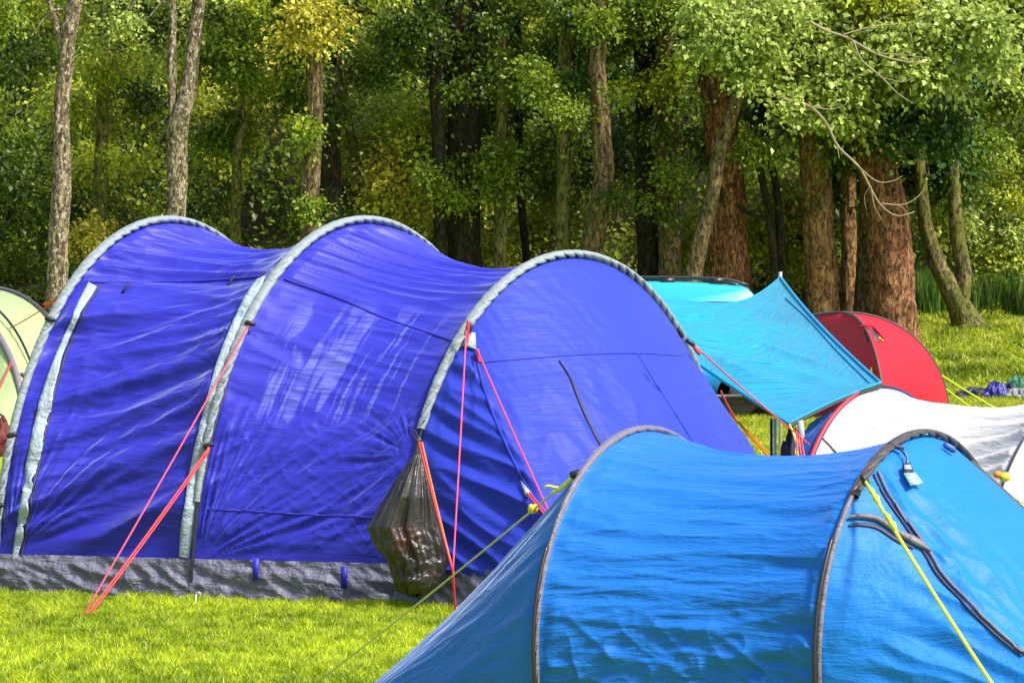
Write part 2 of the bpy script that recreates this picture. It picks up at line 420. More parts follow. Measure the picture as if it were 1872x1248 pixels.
# ------------------------------------------------------------------ foliage
PAL = {'dark': ((.03, .06, .006), (.13, .20, .015)), 'mid': ((.07, .12, .008), (.28, .38, .028)),
       'lime': ((.17, .22, .012), (.56, .62, .045)), 'gold': ((.28, .26, .02), (.68, .62, .08)),
       'pale': ((.14, .22, .025), (.58, .68, .17)), 'teal': ((.02, .06, .012), (.09, .19, .03))}  # gold and pale also put sunlight into the leaf colour
def leaves(name, clumps, n, size, parent=None, spray=14, flat=.5, label=None, stuff=False):
    """clumps: list of (centre, radii, palette, weight)"""
    C = np.array([c[0] for c in clumps], float); R = np.array([np.broadcast_to(c[1], 3) for c in clumps], float)
    lo = np.array([PAL[c[2]][0] for c in clumps]); hi = np.array([PAL[c[2]][1] for c in clumps])
    wt = np.array([c[3] if len(c) > 3 else 1.0 for c in clumps]) * (R[:, 0] * R[:, 2])
    ns = max(1, n // spray)
    k = RNG.choice(len(clumps), ns, p=wt / wt.sum())
    d = RNG.normal(0, 1, (ns, 3)); d /= np.linalg.norm(d, axis=1, keepdims=True)
    r = RNG.random(ns) ** .45
    sc = C[k] + d * R[k] * r[:, None]
    sn = d * .5 + np.array([0.1, -.35, .8]) + RNG.normal(0, .35, (ns, 3)); sn /= np.linalg.norm(sn, axis=1, keepdims=True)
    stw = np.clip(RNG.normal(.5, .28, ns), 0, 1)                 # each spray has its own leaf tone
    n = ns * spray; si = np.repeat(np.arange(ns), spray)
    rad = size * spray ** .5 * .62
    off = RNG.normal(0, 1, (n, 3)) * rad
    off -= sn[si] * (np.sum(off * sn[si], 1) * (1 - .25))[:, None]
    off[:, 2] -= np.abs(RNG.normal(0, .35, n)) * rad
    c = sc[si] + off
    nn = sn[si] + RNG.normal(0, flat, (n, 3)); nn /= np.linalg.norm(nn, axis=1, keepdims=True)
    ta = off + np.array([0, -.3, -.5]) * rad + RNG.normal(0, .5, (n, 3)) * rad
    ta -= nn * np.sum(ta * nn, 1)[:, None]; ta /= np.linalg.norm(ta, axis=1, keepdims=True) + 1e-9
    bt = np.cross(nn, ta)
    L = size * RNG.uniform(.6, 1.35, n)[:, None]; wd = L * RNG.uniform(.26, .42, n)[:, None]
    V = np.stack([c - ta * L * .5, c + bt * wd - ta * L * .05 + nn * L * .10, c + ta * L * .5 - nn * L * .06, c - bt * wd - ta * L * .05 + nn * L * .10], 1).reshape(-1, 3)
    i = np.arange(n)[:, None] * 4
    F = np.vstack([np.hstack([i, i + 1, i + 2]), np.hstack([i, i + 2, i + 3])])
    tt = np.clip(stw[si] + RNG.normal(0, .18, n), 0, 1)[:, None]
    cols = np.repeat(lo[k][si] * (1 - tt) + hi[k][si] * tt, 4, 0)
    o = mesh(name, V, F, M['leaf'], parent, False, cols=cols)
    if stuff: tag(o, label, 'foliage', kind='stuff')
    return o

# far wood on the added hill behind the first trees: reads as one mass
cl = []
for i in range(620):
    D = random.uniform(72, 100); px = random.uniform(-500, 2380); X_ = (px - CX) / FPX * D
    z0 = float(zg(X_, D)); z = z0 + random.uniform(.0, 9.0)
    if 455 < px < 575 and random.random() < .7: continue
    if 820 < px < 900 and random.random() < .6: continue
    p = random.choices(['dark', 'mid', 'lime', 'teal', 'gold'], [2, 5, 4, 1, .8])[0]
    if (650 < px < 790 or 1380 < px < 1480): p = random.choice(['lime', 'gold', 'mid', 'lime'])  # brighter palettes paint sunlit patches between the trunks
    if px > 1560: p = random.choices(['dark', 'mid', 'lime', 'teal', 'pale'], [2, 4, 3, 1.5, 1])[0]
    r = random.uniform(.6, 1.5)
    cl.append(((X_, D, z), (r * 1.2, r, r * .8), p))
leaves('distant_wood', cl, 270000, .17, None, 16, .55, 'dense mass of leafy woodland rising behind the trunks', True)
cl = []
for i in range(240):
    D = random.uniform(67.5, 71.5); px = random.uniform(-400, 1560) if i < 190 else random.uniform(1640, 2300); X_ = (px - CX) / FPX * D
    z = float(zg(X_, D)) + random.uniform(0, 4.6) * (1 if px < 1500 else .8)
    if 455 < px < 570 or 820 < px < 890: continue
    p = random.choices(['dark', 'mid', 'lime'], [4, 4, 2])[0] if px < 1600 else random.choice(['mid', 'lime', 'lime', 'pale'])
    r = random.uniform(.35, .8); cl.append(((X_, D, z), (r * 1.1, r, r * .8), p))
leaves('undergrowth', cl, 110000, .12, None, 12, .6, 'tangled leafy undergrowth filling the space between the trunks', True)

def shrub(name, label, items, n, size):
    D0 = items[0][3]; c0 = W(items[0][0], items[0][1], D0)
    root = empty(name, (c0[0], D0, float(zg(c0[0], D0))), label, 'shrub')
    cl = [(W(px, py, D), (r / FPX * D, .5, ry / FPX * D), p) for px, py, (r, ry), D, p in items]
    leaves('foliage', cl, n, size, root, 12, .6)
    for k in range(7):
        c = cl[k % len(cl)][0] + RNG.normal(0, .2, 3)
        bse = np.array(root.location) + np.array([RNG.normal(0, .12), RNG.normal(0, .1), -.05])
        tube('stem', spline([bse, (bse + c) / 2 + RNG.normal(0, .12, 3), c], 8), np.linspace(.025, .008, 8), M['bark_brown'], root, 5)
shrub('golden_shrub', 'yellow green sunlit shrub rising between the trunks left of centre', [(735, 330, (62, 85), 65, 'gold'), (700, 390, (45, 40), 65, 'lime'), (765, 240, (40, 50), 65, 'lime')], 7000, .11)
shrub('golden_shrub', 'golden leafed shrub showing through the thin twin stems', [(1445, 370, (50, 50), 65, 'gold'), (1395, 430, (35, 50), 64.6, 'lime'), (1450, 480, (35, 30), 64.8, 'lime'), (1265, 440, (30, 60), 65, 'lime')], 6000, .11)
shrub('leafy_shrub', 'dark holly like shrub between the two trunks right of the thin stems', [(1540, 330, (30, 50), 65.5, 'dark'), (1475, 400, (30, 40), 65.5, 'dark'), (1560, 240, (50, 50), 66, 'teal')], 7000, .11)
shrub('leafy_shrub', 'low bright green shrub at the foot of the far right trees', [(1840, 500, (60, 60), 67.5, 'lime'), (1800, 540, (50, 30), 67, 'lime'), (1870, 430, (60, 60), 68, 'pale')], 7000, .10)
shrub('leafy_shrub', 'brownish green shrub beside the pale trunk at far left', [(170, 440, (45, 45), 64.5, 'gold'), (200, 480, (50, 35), 64.5, 'mid'), (150, 500, (30, 30), 64.5, 'dark')], 4500, .10)
# upright weeds behind the bank on the right
n = 5000
D = RNG.uniform(66.3, 68.5, n); px = np.where(RNG.random(n) < .5, RNG.normal(1700, 22, n), RNG.normal(1835, 50, n)); x = (px - CX) / FPX * D
blades('tall_weeds', x, D, RNG.uniform(.35, 1.0, n), RNG.uniform(.015, .035, n), gcol(n, (.04, .12, .015), (.16, .32, .04)), 'tall upright green weeds growing behind the grassy bank', .15)

# ------------------------------------------------------------------ trees
def tree(name, label, pts, D, m, blobs=(), nleaf=2500, forks=(), top=True, size=.13, group=None):
    """pts: (px, py, width_px) from base up; forks: list of the same kind of point lists; blobs: (px, py, r_px, palette)"""
    bx = (pts[0][0] - CX) / FPX * D
    base = np.array([bx, D, float(zg(bx, D)) - .08])
    root = empty(name, base, label, 'tree', group)
    def path(pl, first=None):
        q = [np.r_[W(a, b_, D), w_ / 2 / FPX * D] for a, b_, w_ in pl]
        if first is not None: q = [first] + q
        return np.array(q)
    q = path(pts); r0 = q[0][3]
    if q[0][2] > base[2] + .1: q = np.vstack([[base[0], base[1], base[2], r0 * 1.25], q])
    if top:
        e = q[-1]; dxy = q[-1][:3] - q[-2][:3]; dxy = dxy / np.linalg.norm(dxy)
        q = np.vstack([q, [*(e[:3] + dxy * 3), e[3] * .75], [*(e[:3] + dxy * 6), e[3] * .4]])
    L = q[-1][2] - q[0][2]; nn = int(max(40, L * 11))
    sp = spline(q, nn); sd_ = random.random() * 50
    flare = 1 + (.5 if pts[0][2] < 50 else .18) * np.exp(-(sp[:, 2] - base[2]) / .35)
    sp[:, 0] += .03 * perlin(sp[:, 2] * .9, 0 * sp[:, 2], sd_); sp[:, 1] += .05 * perlin(sp[:, 2] * .7, 0 * sp[:, 2] + 5, sd_)
    wob = lambda u, a: 1 + .10 * perlin(np.cos(a) * 1.6 + 9, np.sin(a) * 1.6 + u * L * 1.1, sd_) + .09 * perlin(np.cos(a) * 4, np.sin(a) * 4 + u * L * 4, sd_) + .05 * perlin(a * 4 + 0 * u, u * L * 12, sd_)
    V, F = tubeVF(sp[:, :3], sp[:, 3] * flare, 28, wob); mesh('trunk', V, F, m, root)
    for fk in forks:
        f0 = sp[np.argmin(np.abs(sp[:, 2] - W(0, fk[0][1], D)[2]))]
        fq = path(fk[1:], np.r_[f0[:3], fk[0][2] / 2 / FPX * D])
        fs = spline(fq, 40); V, F = tubeVF(fs[:, :3], fs[:, 3], 12, lambda u, a: 1 + .12 * perlin(np.cos(a) * 2, np.sin(a) * 2 + u * 12, 3)); mesh('limb', V, F, m, root)
    if blobs:
        cl = []
        for k in range(3):
            j = random.uniform(.3, .95); p_ = sp[int(j * .6 * (len(sp) - 1)), :3]; r_ = random.uniform(.08, .2)
            if D < 64.6 and bx > -4 and pts[0][0] < 1235: cl.append((p_ + np.array([random.gauss(0, .15), -.35, 0]), (r_, r_ * .6, r_ * 1.3), random.choice(['dark', 'mid', 'mid', 'lime']), 1.2))
        for bb in blobs:
            px, py, r, p = bb[:4]; dd = bb[4] if len(bb) > 4 else (random.uniform(.5, 1.8) if random.random() < .72 else random.uniform(-.9, -.4))
            rr = r / FPX * D
            for k in range(max(1, int(r / 16))):
                ox, oy = random.gauss(0, .75) * r, random.gauss(0, .5) * r
                cl.append((W(px + ox, py + oy, D + dd + random.uniform(-.4, .4)), (rr * .5, rr * .45, rr * .28), p))
        if top:
            for k in range(1):
                cl.append(((base[0] + random.uniform(-2.5, 2.5), D + random.uniform(1.0, 4), random.uniform(8.6, 12)), (1.2, 1.2, .6), 'mid', .35))  # extra clump high out of view, added to shade the wood below
        leaves('crown', cl, int(nleaf * 2.6), size * .74, root, 12, .6)
        for bb in blobs[:6]:
            px, py, r, p = bb[:4]; dd = bb[4] if len(bb) > 4 else 0
            tgt = W(px, py, D + dd); zs = min(tgt[2] + .6, sp[-1][2]); s0 = sp[np.argmin(np.abs(sp[:, 2] - zs))][:3]
            tube('branch', spline([s0, (s0 + tgt) / 2 + np.array([0, 0, .25]), tgt], 10), np.linspace(.035, .012, 10), m, root, 6)
    return root
def rb(px, py0, py1, n, r, pals, spread=80):
    return [(px + random.gauss(0, spread), random.uniform(py0, py1), random.uniform(.6, 1.2) * r, random.choice(pals)) for _ in range(n)]
B = M
tree('slender_tree', 'tall slender tree with pale blotched bark at far left', [(104, 560, 40), (108, 420, 36), (114, 300, 32), (113, 190, 30), (122, 90, 30), (138, 0, 27)], 62, B['bark_birch'],
     rb(60, -60, 90, 7, 60, ['mid', 'dark', 'lime']), 3600, [[(0, 110, 14), (104, 50, 14), (92, 10, 10), (85, -40, 8)]])
tree('slender_tree', 'dim narrow trunk half hidden in leaves right of the pale blotched one', [(186, 480, 26), (184, 300, 24), (190, 150, 22), (192, 0, 20)], 66, B['bark_moss'],
     rb(200, -60, 420, 10, 50, ['mid', 'dark', 'lime'], 50), 4200)
tree('forked_tree', 'pale trunk forking into two limbs left of centre', [(316, 480, 38), (322, 380, 37), (326, 300, 37), (325, 235, 38), (340, 180, 32), (352, 120, 28), (360, 40, 24)], 62.5, B['bark_birch'],
     rb(330, -70, 60, 8, 55, ['mid', 'pale', 'mid', 'dark']), 4200, [[(0, 260, 20), (316, 190, 18), (314, 110, 17), (316, 30, 14), (312, -60, 12)]])
tree('short_tree', 'thin crooked trunk beside the dark hollow', [(428, 480, 22), (432, 350, 19), (436, 270, 17), (448, 225, 14)], 64, B['bark_moss'],
     [(430, 215, 40, 'mid'), (470, 190, 45, 'lime'), (405, 260, 35, 'mid'), (500, 150, 45, 'mid'), (440, 120, 50, 'mid'), (420, 60, 50, 'mid')], 4200, top=False)
tree('tall_tree', 'straight mossy grey trunk behind the left and middle tent arches', [(566, 490, 36), (566, 380, 34), (572, 260, 34), (574, 130, 30), (576, 0, 28)], 63, B['bark_brown'],
     [(540, 30, 60, 'gold', -1), (580, 75, 40, 'gold', -1), (500, 60, 60, 'lime'), (520, 100, 45, 'mid'), (590, 20, 40, 'gold', -1), (570, 210, 20, 'lime', -.8), (560, 250, 22, 'mid', -.8)] + rb(520, -90, 30, 4, 60, ['mid', 'lime']), 4800)
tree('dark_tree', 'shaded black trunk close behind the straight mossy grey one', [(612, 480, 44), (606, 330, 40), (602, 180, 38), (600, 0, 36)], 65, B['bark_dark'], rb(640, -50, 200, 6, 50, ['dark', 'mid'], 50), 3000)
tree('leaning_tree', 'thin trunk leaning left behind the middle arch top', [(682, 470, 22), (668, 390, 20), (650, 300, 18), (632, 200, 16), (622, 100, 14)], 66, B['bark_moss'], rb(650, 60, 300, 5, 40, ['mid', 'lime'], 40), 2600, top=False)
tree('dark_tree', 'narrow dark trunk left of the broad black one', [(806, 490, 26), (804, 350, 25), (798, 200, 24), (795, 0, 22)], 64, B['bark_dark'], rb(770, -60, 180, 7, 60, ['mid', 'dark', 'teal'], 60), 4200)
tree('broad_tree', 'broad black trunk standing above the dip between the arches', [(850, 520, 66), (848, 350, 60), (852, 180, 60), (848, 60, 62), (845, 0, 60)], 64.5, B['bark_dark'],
     rb(850, -60, 330, 10, 50, ['dark', 'mid', 'teal'], 55), 4800)
tree('slender_tree', 'thin mossy trunk just right of the broad black one', [(915, 500, 22), (915, 350, 22), (918, 200, 20), (915, 0, 18)], 64, B['bark_moss'], rb(925, -60, 260, 8, 50, ['mid', 'dark'], 45), 4200)
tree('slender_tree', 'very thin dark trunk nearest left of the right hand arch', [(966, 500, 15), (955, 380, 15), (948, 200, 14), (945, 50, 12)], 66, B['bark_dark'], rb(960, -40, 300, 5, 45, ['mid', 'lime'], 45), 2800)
tree('tall_tree', 'straight mossy trunk above the left shoulder of the right hand arch', [(1032, 500, 28), (1030, 350, 26), (1030, 200, 26), (1032, 0, 24)], 63, B['bark_moss'], rb(1010, -60, 160, 8, 60, ['mid', 'teal', 'dark', 'mid'], 60), 4500)
tree('crooked_tree', 'brown trunk bending over the crown of the right hand arch', [(1078, 500, 42), (1088, 420, 40), (1104, 320, 36), (1100, 220, 34), (1092, 100, 30), (1100, 0, 28)], 62.5, B['bark_brown'],
     [(1100, 60, 60, 'mid'), (1070, 120, 45, 'teal'), (1130, 10, 50, 'mid'), (1080, 20, 50, 'mid'), (1110, 190, 25, 'mid', -.7), (1065, 260, 26, 'dark'), (1130, 130, 40, 'lime')], 4500)
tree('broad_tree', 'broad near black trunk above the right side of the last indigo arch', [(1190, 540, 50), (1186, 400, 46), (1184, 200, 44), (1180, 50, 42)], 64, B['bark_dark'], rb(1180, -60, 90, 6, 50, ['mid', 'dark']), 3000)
tree('tall_tree', 'brown mossy trunk touching the right side of the near black one', [(1222, 540, 46), (1224, 420, 42), (1218, 280, 42), (1216, 100, 40)], 63.5, B['bark_brown'],
     [(1230, 330, 34, 'mid', -.8), (1215, 380, 30, 'dark', -.8), (1240, 60, 55, 'mid'), (1200, 0, 60, 'mid'), (1190, 260, 22, 'dark', -.8), (1235, 180, 22, 'mid', -.8), (1170, 330, 25, 'mid', -.8)], 3800)
tree('leaning_tree', 'pale trunk slanting right across the russet one', [(1264, 540, 32), (1272, 480, 30), (1290, 400, 28), (1306, 330, 26), (1318, 270, 26), (1338, 210, 24), (1358, 140, 22), (1366, 60, 18)], 61.5, B['bark_brown'],
     [(1340, 15, 55, 'pale', -1), (1410, 50, 65, 'pale', -1), (1290, 70, 32, 'pale', -1), (1335, 100, 34, 'pale', -1), (1425, 110, 45, 'pale', -1.4), (1262, 120, 22, 'lime', -.6), (1450, 190, 22, 'pale', -1.4), (1420, 205, 16, 'pale', -1.4)], 5200, size=.15)
tree('broad_tree', 'thick russet trunk behind the slanting pale one', [(1338, 560, 80), (1332, 430, 68), (1328, 330, 62), (1316, 220, 62), (1312, 140, 60), (1306, 0, 60)], 63.5, B['bark_red'],
     [(1250, 40, 50, 'mid'), (1290, 10, 55, 'mid'), (1370, 0, 60, 'lime'), (1260, 190, 25, 'lime')], 2600)
tree('slender_tree', 'thin dark stem curving up on the left of the twin pair', [(1418, 560, 16), (1412, 460, 15), (1404, 380, 14), (1388, 300, 13), (1384, 200, 10)], 63, B['bark_dark'], [(1385, 190, 30, 'mid'), (1370, 250, 26, 'mid')], 900, [[(0, 400, 9), (1370, 390, 8), (1345, 372, 6)]], top=False)
tree('slender_tree', 'thin dark stem curving up on the right of the twin pair', [(1428, 560, 17), (1428, 450, 16), (1420, 350, 14), (1402, 270, 13), (1394, 200, 12), (1392, 120, 10)], 63.2, B['bark_dark'], [(1400, 160, 36, 'mid'), (1430, 230, 30, 'mid')], 1200, [[(0, 250, 10), (1380, 228, 9), (1360, 214, 7)]], top=False)
tree('broad_tree', 'orange brown trunk nearest right of the teal tarp peak', [(1506, 600, 62), (1500, 480, 58), (1494, 380, 56), (1490, 300, 56), (1486, 200, 52), (1490, 0, 50)], 63.5, B['bark_orange'],
     [(1500, 130, 65, 'pale', -1.5), (1470, 80, 60, 'pale', -1.5), (1530, 170, 50, 'pale', -1.5), (1500, 20, 70, 'pale', -1.2), (1440, 30, 60, 'pale', -1.5), (1540, 50, 45, 'lime', -1), (1490, 170, 36, 'pale', -1.5), (1520, 250, 26, 'dark', -.6), (1478, 370, 18, 'dark', -.8), (1530, 200, 36, 'teal')], 7000, size=.18)
tree('slender_tree', 'narrow orange brown trunk between two wider ones', [(1552, 600, 30), (1552, 480, 28), (1550, 350, 28), (1548, 200, 26)], 64.5, B['bark_orange'], [(1560, 270, 40, 'dark', -.7), (1550, 390, 22, 'dark', -.6), (1580, 180, 50, 'teal', -.6), (1550, 120, 50, 'teal')], 3000)
tree('tall_tree', 'pale brown trunk leaning against the widest russet one', [(1580, 600, 44), (1583, 500, 36), (1588, 400, 34), (1590, 280, 34), (1590, 100, 30)], 63.8, B['bark_brown'], [(1600, 200, 50, 'teal', -.6), (1620, 120, 60, 'mid'), (1570, 60, 50, 'dark')], 3000)
tree('broad_tree', 'widest russet trunk with a dark upper half at right', [(1634, 610, 88), (1632, 500, 82), (1622, 400, 78), (1600, 300, 66), (1594, 220, 60), (1600, 100, 56)], 63, B['bark_red'],
     [(1700, 120, 60, 'pale', -1.4), (1760, 80, 50, 'pale', -1.6), (1690, 50, 60, 'pale', -1.4), (1640, 20, 60, 'lime', -1), (1780, 40, 45, 'pale', -1.6), (1660, 200, 45, 'teal', -.6), (1690, 170, 50, 'teal'), (1725, 240, 55, 'teal'), (1640, 320, 20, 'mid', -.6), (1690, 300, 45, 'dark'), (1740, 300, 55, 'teal')], 7000, size=.18)
tree('leaning_tree', 'dark mossy twin stemmed tree leaning left at the far right', [(1770, 600, 46), (1752, 555, 40), (1722, 500, 34), (1700, 440, 28), (1686, 380, 24), (1680, 250, 20)], 64, B['bark_moss'],
     [(1700, 330, 50, 'teal'), (1760, 230, 70, 'mid'), (1740, 150, 60, 'teal'), (1800, 180, 60, 'mid'), (1790, 290, 55, 'mid')], 5000, [[(0, 560, 36), (1762, 500, 30), (1750, 430, 28), (1745, 350, 24), (1740, 200, 18)]], top=False)
tree('leafy_tree', 'light green tree filling the far right edge', [(1905, 600, 40), (1900, 400, 36), (1890, 200, 30), (1885, 50, 26)], 66, B['bark_moss'],
     [(1850, 60, 70, 'lime'), (1860, 170, 60, 'lime'), (1850, 270, 60, 'mid'), (1860, 350, 55, 'lime'), (1840, 0, 70, 'mid'), (1900, 100, 80, 'lime'), (1830, 400, 40, 'pale')], 7000)
# bare limbs hanging in front of the right hand crowns
bare = empty('bare_branch', W(1400, 160, 61), 'long pale leafless branch drooping across the right hand trunks', 'branch')
def twigs(name, lists, D, parent, m=M['twig']):
    for pl in lists:
        q = np.array([np.r_[W(a, b_, D + (i * .05)), w_ / 2 / FPX * D] for i, (a, b_, w_) in enumerate(pl)])
        s = spline(q, 30); V, F = tubeVF(s[:, :3], s[:, 3], 7); mesh(name, V, F, m, parent)
twigs('limb', [[(1366, 150, 8), (1400, 168, 7), (1440, 182, 6.5), (1480, 195, 6), (1510, 225, 6), (1532, 268, 5), (1570, 305, 4.5), (1592, 345, 4), (1610, 375, 3), (1640, 395, 2.4), (1672, 387, 1.6)],
               [(1560, 296, 3), (1600, 330, 2.4), (1628, 332, 1.6), (1650, 322, 1)], [(1592, 340, 2.5), (1598, 375, 1.8), (1612, 402, 1)], [(1610, 372, 2.4), (1650, 374, 2), (1675, 362, 1.6), (1690, 345, 1)], [(1530, 262, 3), (1534, 290, 1.6)],
               [(1640, 374, 1.6), (1655, 384, 1.2), (1662, 398, .8)], [(1480, 195, 3), (1520, 200, 2), (1548, 190, 1)], [(1590, 340, 1.6), (1580, 360, 1.2), (1584, 385, .8)]], 60.5, bare)
bare2 = empty('bare_branch', W(1520, 55, 60.5), 'pale leafless twigs spreading right among the top right leaves', 'branch')
twigs('limb', [[(1480, 40, 6), (1510, 56, 5), (1550, 70, 4.5), (1600, 98, 4), (1650, 112, 3), (1700, 116, 2)], [(1540, 64, 3), (1590, 50, 2.4), (1640, 44, 1.4)], [(1560, 75, 4), (1575, 110, 3.4), (1610, 140, 3), (1640, 170, 2), (1670, 190, 1)], [(1600, 98, 2.4), (1650, 100, 1.6), (1700, 108, 1)], [(1590, 50, 1.6), (1605, 38, 1.2), (1625, 28, .8)], [(1612, 142, 1.5), (1650, 150, 1.2), (1668, 142, .8)]], 60, bare2)
bare3 = empty('bare_branch', W(1500, 500, 66), 'small bleached broken branch lying left of the orange brown trunk', 'branch')
twigs('limb', [[(1352, 475, 2), (1385, 486, 2.5), (1420, 490, 2.5), (1478, 497, 2)], [(1390, 486, 1.6), (1405, 476, 1)]], 65, bare3)

# ------------------------------------------------------------------ tents
class Hoop:
    def __init__(s, nearpx, nearD, apx, apy, aD, k=0.0):
        s.apex = W(apx, apy, aD); s.c = np.array([s.apex[0], s.apex[1], 0.0]); s.h = s.apex[2]
        s.e = G(nearpx, nearD) - s.c; s.k = k
    def P(s, t):
        t = np.asarray(t, float); p0 = -math.asin(s.k); ph = p0 + t * (math.pi - 2 * p0)
        z = s.h * (np.sin(ph) + s.k) / (1 + s.k)
        return s.c + s.e * np.cos(ph)[..., None] + np.stack([0 * z, 0 * z, z], -1)
    def t_at(s, z):
        tt = np.linspace(0, .5, 400); return float(np.interp(z, s.P(tt)[:, 2], tt))
CAMO = Vector((0, 0, EYE))
def bvh(objs):
    V = []; F = []
    for o in objs:
        org = Vector((0, 0, 0)); p = o.parent
        while p: org += p.location; p = p.parent
        k = len(V); V += [v.co + org for v in o.data.vertices]; F += [[k + i for i in f.vertices] for f in o.data.polygons]
    return BVHTree.FromPolygons(V, F)
DFB = [18.0]
def hit(tree_, px, py, off=.01, fb=None, strict=False):
    d = Vector(ray(px, py)).normalized(); loc, nor, i, dist = tree_.ray_cast(CAMO, d)
    if loc is None:
        if fb is None and not strict: return W(px, py, DFB[0]), np.array([0, -1., 0])
        if fb is None: return None, None
        return W(px, py, fb), np.array([0, -1., 0])
    if nor.dot(d) > 0: nor = -nor
    return np.array(loc + nor * off), np.array(nor)
def on(tree_, pts, n=30, off=.006):
    """a polyline laid on a surface, seen from the photograph's point"""
    q = spline([(a, b_) for a, b_ in pts], n); out = []; nn = []
    for a, b_ in q:
        p, k = hit(tree_, a, b_, off, None, True)
        if p is not None: out.append(p); nn.append(k)
    return np.array(out), np.array(nn)
def ribbon(name, tr, pts, width, m, parent, n=40, off=.006, thick=.004):
    P, K = on(tr, pts, n, off)
    if len(P) < 3: return
    T = np.gradient(P, axis=0); T /= np.linalg.norm(T, axis=1, keepdims=True) + 1e-9
    S_ = np.cross(T, K); S_ /= np.linalg.norm(S_, axis=1, keepdims=True) + 1e-9
    wv = np.broadcast_to(np.asarray(width, float), (len(P),)) if np.ndim(width) == 0 else np.interp(np.linspace(0, 1, len(P)), np.linspace(0, 1, len(width)), width)
    cs = np.array([(-.5, -1), (-.5, .3), (-.25, 1), (.25, 1), (.5, .3), (.5, -1)])
    V = P[:, None] + S_[:, None] * (cs[None, :, 0] * wv[:, None])[..., None] + K[:, None] * (cs[None, :, 1] * thick)[..., None]
    d = np.r_[0, np.cumsum(np.linalg.norm(np.diff(P, axis=0), axis=1))]
    uv = np.stack([(cs[None, :, 0] * wv[:, None]).ravel(), np.repeat(d, 6)], -1)
    return mesh(name, V.reshape(-1, 3), gridF(len(P), 6), m, parent, uv=uv)
def sleeve(name, hp, t0, t1, ax, ra, rn, m, parent, n=420, seg=18, out=.012, puck=.35, seed=1, lean=0.0, f=34, wp=None):
    t = np.linspace(t0, t1, n); P = hp.P(t); T = np.gradient(P, axis=0); T /= np.linalg.norm(T, axis=1, keepdims=True)
    ax = np.array(ax, float); ax /= np.linalg.norm(ax)
    A = ax - T * (T @ ax)[:, None]; A /= np.linalg.norm(A, axis=1, keepdims=True)
    R = np.cross(T, A); R *= np.sign(np.sum(R * (P - hp.c), 1))[:, None]
    a = np.linspace(0, 2 * np.pi, seg, endpoint=False)
    s = np.r_[0, np.cumsum(np.linalg.norm(np.diff(P, axis=0), axis=1))]
    ph = s[:, None] * 2 * np.pi / .085 + a[None] * 3 + 2.2 * perlin(s * 4, s * 0, seed)[:, None]
    am_ = np.clip(.65 + .9 * perlin(s * 2.5, s * 0 + 4, seed), .1, 1)[:, None]
    k = 1 - puck * .95 * am_ * np.clip((np.sin(ph) - .35) / .65, 0, 1)
    if wp is not None: ra = ra * np.interp(t, np.linspace(0, 1, len(wp)), wp)[:, None, None]
    else: ra = np.full((n, 1, 1), ra)
    V = P[:, None] + R[:, None] * (out + rn * np.sin(a)[None, :, None] * k[..., None]) + A[:, None] * (ra * (.75 + .25 * k[..., None]) * np.cos(a)[None, :, None] * (1 + .12 * perlin(s * 5, s * 0, seed))[:, None, None] + lean)
    uv = np.stack([(a[None] * ra[:, :, 0] + 0 * s[:, None]).ravel(), (s[:, None] + 0 * a[None]).ravel()], -1)
    F = gridF(n, seg, True)
    return mesh(name, V.reshape(-1, 3), F, m, parent, uv=uv)
def guy(parent, a, b, m, r=.006, name='guy_line', sag=.01, slider=None, slm=None):
    a = np.array(a); b = np.array(b); t = np.linspace(0, 1, 14)[:, None]
    P = a * (1 - t) + b * t; P[:, 2] -= (sag * 4 * t * (1 - t))[:, 0]
    o = tube(name, P, r, m, parent, 6)
    if slider is not None:
        for sf in (slider if isinstance(slider, (list, tuple)) else [slider]):
            c = a * (1 - sf) + b * sf; d = (b - a) / np.linalg.norm(b - a)
            V, F = tubeVF(np.array([c - d * .035, c - d * .02, c + d * .02, c + d * .035]), [r * 1.2, r * 2.6, r * 2.4, r], 8); mesh('slider', V, F, slm or m, o)
    return o
def toggle(parent, p, d, l=.06, r=.014, m=None, name='pole_clip'):
    p = np.array(p); d = np.array(d, float); d /= np.linalg.norm(d)
    V, F = tubeVF(np.array([p - d * l / 2, p - d * l * .3, p + d * l * .3, p + d * l / 2]), [r * .6, r, r, r * .5], 8)
    return mesh(name, V, F, m or M['black'], parent)
def panel(hA, hB, t0, t1, nu, nt, sag, sagf=None):
    u = np.linspace(0, 1, nu)[:, None]; t = np.linspace(t0, t1, nt)[None]
    A = hA.P(t[0])[None]; Bq = hB.P(t[0])[None]; P = A * (1 - u[..., None]) + Bq * u[..., None]
    c = hA.c * (1 - u[..., None]) + hB.c * u[..., None]
    d = P - c; s = sag * (4 * u * (1 - u)) ** .8 * (np.sin(np.pi * t) ** .7 if sagf is None else sagf(t))
    return P - d * s[..., None]
def fan(a, b, a0, b0, seed, f, amp, reach):
    dx, dy = a - a0, b - b0; r = np.hypot(dx, dy) + 1e-6; an = np.arctan2(dy, dx)
    return amp * ridged(an * f, r * 1.1 + 3, seed) * smooth(.03, .25, r) * np.exp(-r / reach)

